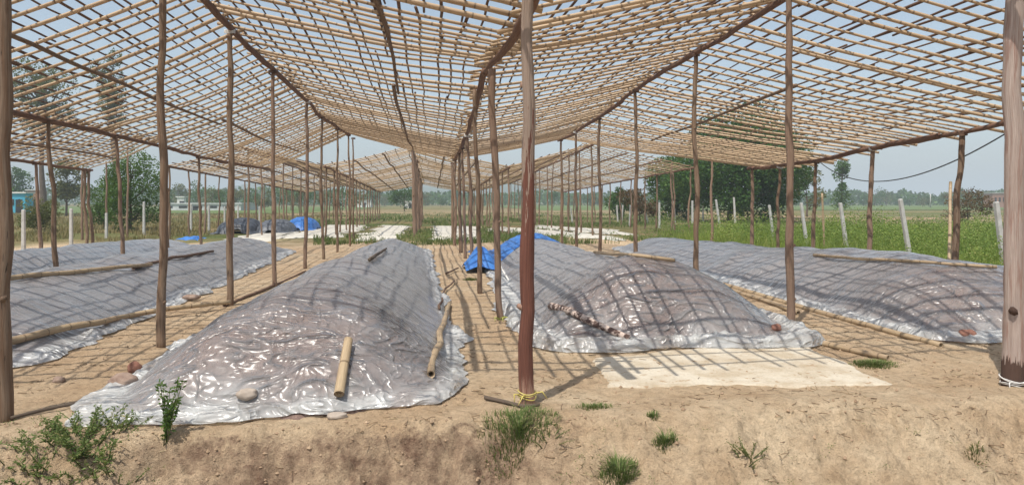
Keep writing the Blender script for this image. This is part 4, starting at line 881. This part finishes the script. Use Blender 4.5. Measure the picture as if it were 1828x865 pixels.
def weed(px, py, rad, h, n_, mat, label, lsize=.03, kind='tuft', seed=1, name='weed'):
    rng = np.random.default_rng(seed); p = surf_px(px, py); mb = MB()
    if kind == 'tuft':
        m = int(n_ * 1.9); a = rng.uniform(0, 6.283, m); rr = rad * 1.15 * rng.uniform(0, 1, m) ** .8 * (1 + .4 * noise3(np.cos(a) * 2, np.sin(a) * 2, seed)); x = p.x + np.cos(a) * rr; y = p.y + np.sin(a) * rr * .6; z = G(x, y); hh = h * rng.uniform(.4, 1.1, m); hh = hh * (1.25 - .7 * rr / rad) * rng.uniform(.5, 1.15, m); w = rng.uniform(.0014, .0034, m)
        b_ = a + rng.normal(0, .8, m); cv = rng.uniform(.3, 1.4, m); lx, ly = np.cos(b_) * hh * cv, np.sin(b_) * hh * cv; dx, dy = -np.sin(b_), np.cos(b_)
        V = np.stack([np.stack([x - dx * w, y - dy * w, z - .01], -1), np.stack([x + dx * w, y + dy * w, z - .01], -1), np.stack([x + dx * w + lx * .35, y + dy * w + ly * .35, z + hh * .65], -1), np.stack([x - dx * w + lx * .35, y - dy * w + ly * .35, z + hh * .65], -1), np.stack([x + lx, y + ly, z + hh * .9], -1)], 1).reshape(-1, 3)
        i_ = np.arange(m)[:, None] * 5; mb.add(V, (i_ + [0, 1, 2, 3]).tolist() + (i_ + [3, 2, 4]).tolist(), None, np.repeat(rng.uniform(0, 1, m), 5)); return mb.build(name, mat, smooth=False, origin=tuple(p), label=label, cat='weed', group='green weeds on the bank')
    root = empty(name, tuple(p), label=label, cat='weed', group='green weeds on the bank'); C = []
    for s in range(n_):
        a = rng.uniform(0, 6.283)
        if kind == 'upright': x0, y0 = p.x + rng.normal(0, .02), p.y + rng.normal(0, .02); tip = np.array([x0 + math.cos(a) * rad * rng.uniform(.1, .9), y0 + math.sin(a) * rad * .6, p.z + h * rng.uniform(.5, 1)])
        else: rr = rad * rng.uniform(0, .9); x0, y0 = p.x + math.cos(a) * rr, p.y + math.sin(a) * rr * .7; a2 = a + rng.normal(0, .6); tip = np.array([x0 + math.cos(a2) * h * rng.uniform(.3, 1.3), y0 + math.sin(a2) * h * .8, gz(x0, y0) + h * rng.uniform(.3, 1)])
        b0 = np.array([x0, y0, gz(x0, y0) - .01]); mid_ = (b0 + tip) / 2 + [0, 0, h * .1]; st = MB(); tube(st, [b0, mid_, tip], [.004, .003, .0015], 5); st.build('stem', M['weed'], root)
        k = int(18 * h / .15) + 6; t_ = rng.uniform(.15, 1, k)[:, None]; C.append((1 - t_) ** 2 * b0 + 2 * t_ * (1 - t_) * mid_ + t_ ** 2 * tip + rng.normal(0, .006, (k, 3)))
    C = np.concatenate(C); leaf_quads(mb, C, lsize, rng, rng.uniform(0, 1, len(C)), .42, .25); mb.build('leaves', mat, root, smooth=False); return root
weed(140, 812, 0.36, .16, 95, M['weed'], 'largest leafy weed patch at the lower left corner', .030, 'patch', 1)
weed(60, 838, .20, .10, 18, M['weed'], 'thin leafy sprigs left of the largest weed patch', .026, 'patch', 11)
weed(215, 835, .18, .08, 14, M['weed'], 'sparse low weeds right of the largest weed patch', .022, 'patch', 12)
weed(300, 790, .13, .42, 9, M['leaf'], 'upright leafy seedling in front of the nearest sheet', .034, 'upright', 2)
weed(925, 775, .26, .11, 620, M['weed'], 'dense grass tuft in front of the red-brown post', seed=3)
weed(985, 790, .12, .10, 8, M['leafolive'], 'thin sprigs right of the dense grass tuft', .014, 'patch', 33)
weed(1105, 850, .12, .11, 300, M['weed'], 'small grass tuft at the bottom edge right of centre', seed=4)
weed(1187, 790, .08, .08, 160, M['weed'], 'small grass tuft below the pale pad', seed=5)
weed(1165, 745, .05, .05, 60, M['weed'], 'tiny grass tuft at the lip just below the pad', seed=55)
weed(1340, 812, .12, .10, 14, M['leafolive'], 'dull sprawling weed on the bank at right', .018, 'patch', 6)
weed(1060, 727, .16, .04, 220, M['weed'], 'flat strip of grass between the red-brown post and the pad', seed=7)
weed(1560, 652, .22, .06, 520, M['weed'], 'low grass strip beside the protruding bamboo piece', seed=8)
weed(1740, 820, .08, .05, 60, M['leafolive'], 'faint weed at the lower right of the bank', seed=88)
weed(840, 500, .15, .08, 200, M['weed'], 'low grass in the row of grey posts', seed=9)

def seedlings():
    rng = np.random.default_rng(91); mb = MB()
    for _ in range(150):
        c_ = rng.choice(5); px = [rng.uniform(960, 1828), rng.uniform(960, 1828), rng.uniform(0, 420), rng.normal(1000, 60), rng.normal(1350, 60)][c_]; py = rng.uniform(745, 865)
        p = g(px, py); p.y = max(p.y, 3.4); z = gz(p.x, p.y); k = rng.integers(6, 22); h = rng.uniform(.01, .045)
        C = np.array([p.x, p.y, z]) + rng.normal(0, 1, (k, 3)) * [.03, .03, 0] + np.stack([np.zeros(k), np.zeros(k), rng.uniform(0, h, k)], -1); leaf_quads(mb, C, .014, rng, rng.uniform(0, 1, k), .45, .4)
    mb.build('seedlings', M['weed'], smooth=False, kind='stuff', label='tiny scattered seedlings on the bank', cat='seedlings')
seedlings()
# crumbs of earth, straw and leaf litter on the near ground
def clods():
    rng = np.random.default_rng(77); mb = MB(); n_ = 5200; y = 3.6 + rng.uniform(0, 1, n_) ** 1.7 * 7; x = rng.uniform(-4.5, 6.5, n_)
    k = (noise3(x * 1.3, y * 1.3, 3) > -.15) | (y < 5); x, y = x[k], y[k]
    ok = np.array([min(float(H_.h(a, b)) for H_ in (H_main,)) <= .001 and float(H_mid.h(a, b)) <= .001 for a, b in zip(x, y)]); x, y = x[ok], y[ok]
    base = np.array([(1, 0, 0), (0, 1, 0), (-1, 0, 0), (0, -1, 0), (0, 0, 1), (0, 0, -1)], float); F_ = [(0, 1, 4), (1, 2, 4), (2, 3, 4), (3, 0, 4), (1, 0, 5), (2, 1, 5), (3, 2, 5), (0, 3, 5)]
    s = .003 + .016 * rng.uniform(0, 1, len(x)) ** 4
    x2 = rng.uniform(-2.2, 1.2, 350); y2 = 4.9 - np.abs(rng.normal(0, .25, 350)) + .05; x = np.concatenate([x, x2]); y = np.concatenate([y, y2]); s = np.concatenate([s, .003 + .012 * rng.uniform(0, 1, 350) ** 3]); z = G(x, y)
    for i in range(len(x)): mb.add(base * s[i] * rng.uniform(.6, 1.4, (6, 3)) + [x[i], y[i], z[i] + s[i] * .3], F_, None, rng.uniform())
    mb.build('soil_crumbs', M['rock'] if False else M['clod'], smooth=False, kind='stuff', label='loose crumbs of earth on the bank', cat='soil')
M['clod'] = simple_mat('clod', (.28, .19, .12), (.44, .32, .21), 5, .95, .5, .005)
clods()
def litter():
    rng = np.random.default_rng(78); mb = MB(); n_ = 5500; y = 3.8 + rng.uniform(0, 1, n_) ** 1.9 * 5; x = rng.uniform(-4.5, 6.5, n_); k = (noise3(x * 1.4, y * 2.2, 13) > .12) | (rng.uniform(size=n_) < .12); x, y = x[k], y[k]; z = G(x, y)
    for i in range(len(x)):
        a = rng.uniform(0, 6.28); L = rng.uniform(.02, .09); p = np.array([x[i], y[i], z[i] + .006]); dv = np.array([math.cos(a), math.sin(a), rng.uniform(-.1, .25)]) * L
        tube(mb, [p, p + dv * .5 + rng.normal(0, .004, 3), p + dv], .0026, 4, r=rng.uniform())
    mb.build('dry_litter', M['straw'], kind='stuff', label='dry twigs and straw scattered on the bank', cat='litter')
litter()

# ================================================================== FAR BUILDINGS
def boxm(mb, x0, x1, y0, y1, z0, z1):
    V = [(x, y, z) for z in (z0, z1) for x, y in ((x0, y0), (x1, y0), (x1, y1), (x0, y1))]; mb.add(V, [(3, 2, 1, 0), (4, 5, 6, 7), (0, 1, 5, 4), (1, 2, 6, 5), (2, 3, 7, 6), (3, 0, 4, 7)])
def house(px0, px1, pyt, d, mat, label, roofmat=None, nwin=2, door=True, name='house'):
    a, b_ = far_base(px0, d), far_base(px1, d); w = (b_ - a).length; h = hz_(pyt, d); root = empty(name, tuple(a), label=label, cat='building'); root.rotation_euler.z = math.atan2(b_.y - a.y, b_.x - a.x)
    def part(nm, bx, m, par=None):
        mb = MB(); boxm(mb, *bx); o = mb.build(nm, m, smooth=False); o.parent = par or root; return o
    part('wall', (0, w, 0, w * .7, -.2, h), mat); part('roof', (-.2, w + .2, -.2, w * .7 + .2, h + .003, h + .18), roofmat or mat)
    for i in range(nwin):
        c_ = w * (i + .7) / (nwin + .6); o = part('window', (c_ - w * .05, c_ + w * .05, -.06, -.003, h * .42, h * .72), M['dark'])
    if door: part('door', (w * .42, w * .42 + .9, -.06, -.003, 0, min(2.0, h * .7)), M['dark'])
house(16, 45, 345, 90, M['cyan'], 'blue-painted house at the far left edge', M['white'])
house(48, 72, 340, 110, M['brickwall'], 'small pinkish house beside the blue one', M['tin'])
house(282, 430, 364, 120, M['tin'], 'long low white shed behind the left post rows', M['tin'], 5)
house(316, 328, 352, 135, M['white'], 'small white house above the long shed', M['white'], 1)
house(636, 662, 358, 190, M['white'], 'pale far house seen beyond the central row of posts', M['tin'], 2)
house(722, 740, 360, 170, M['white'], 'white field house right of the rounded tree at the centre', M['white'], 1)
house(1772, 1806, 345, 180, M['brickwall'], 'unfinished brick building on the far right horizon', M['concrete'], 4, False)
b = far_base(1661, 170); mb = MB(); tube(mb, [b + Vector((0, 0, -.2)), b + Vector((0, 0, 2.5)), b + Vector((0, 0, hz_(346, 170)))], [.16, .14, .1], 8); mb.build('utility_pole', M['concrete'], origin=tuple(b), label='pale utility pole in front of the far right hedge', cat='utility pole')
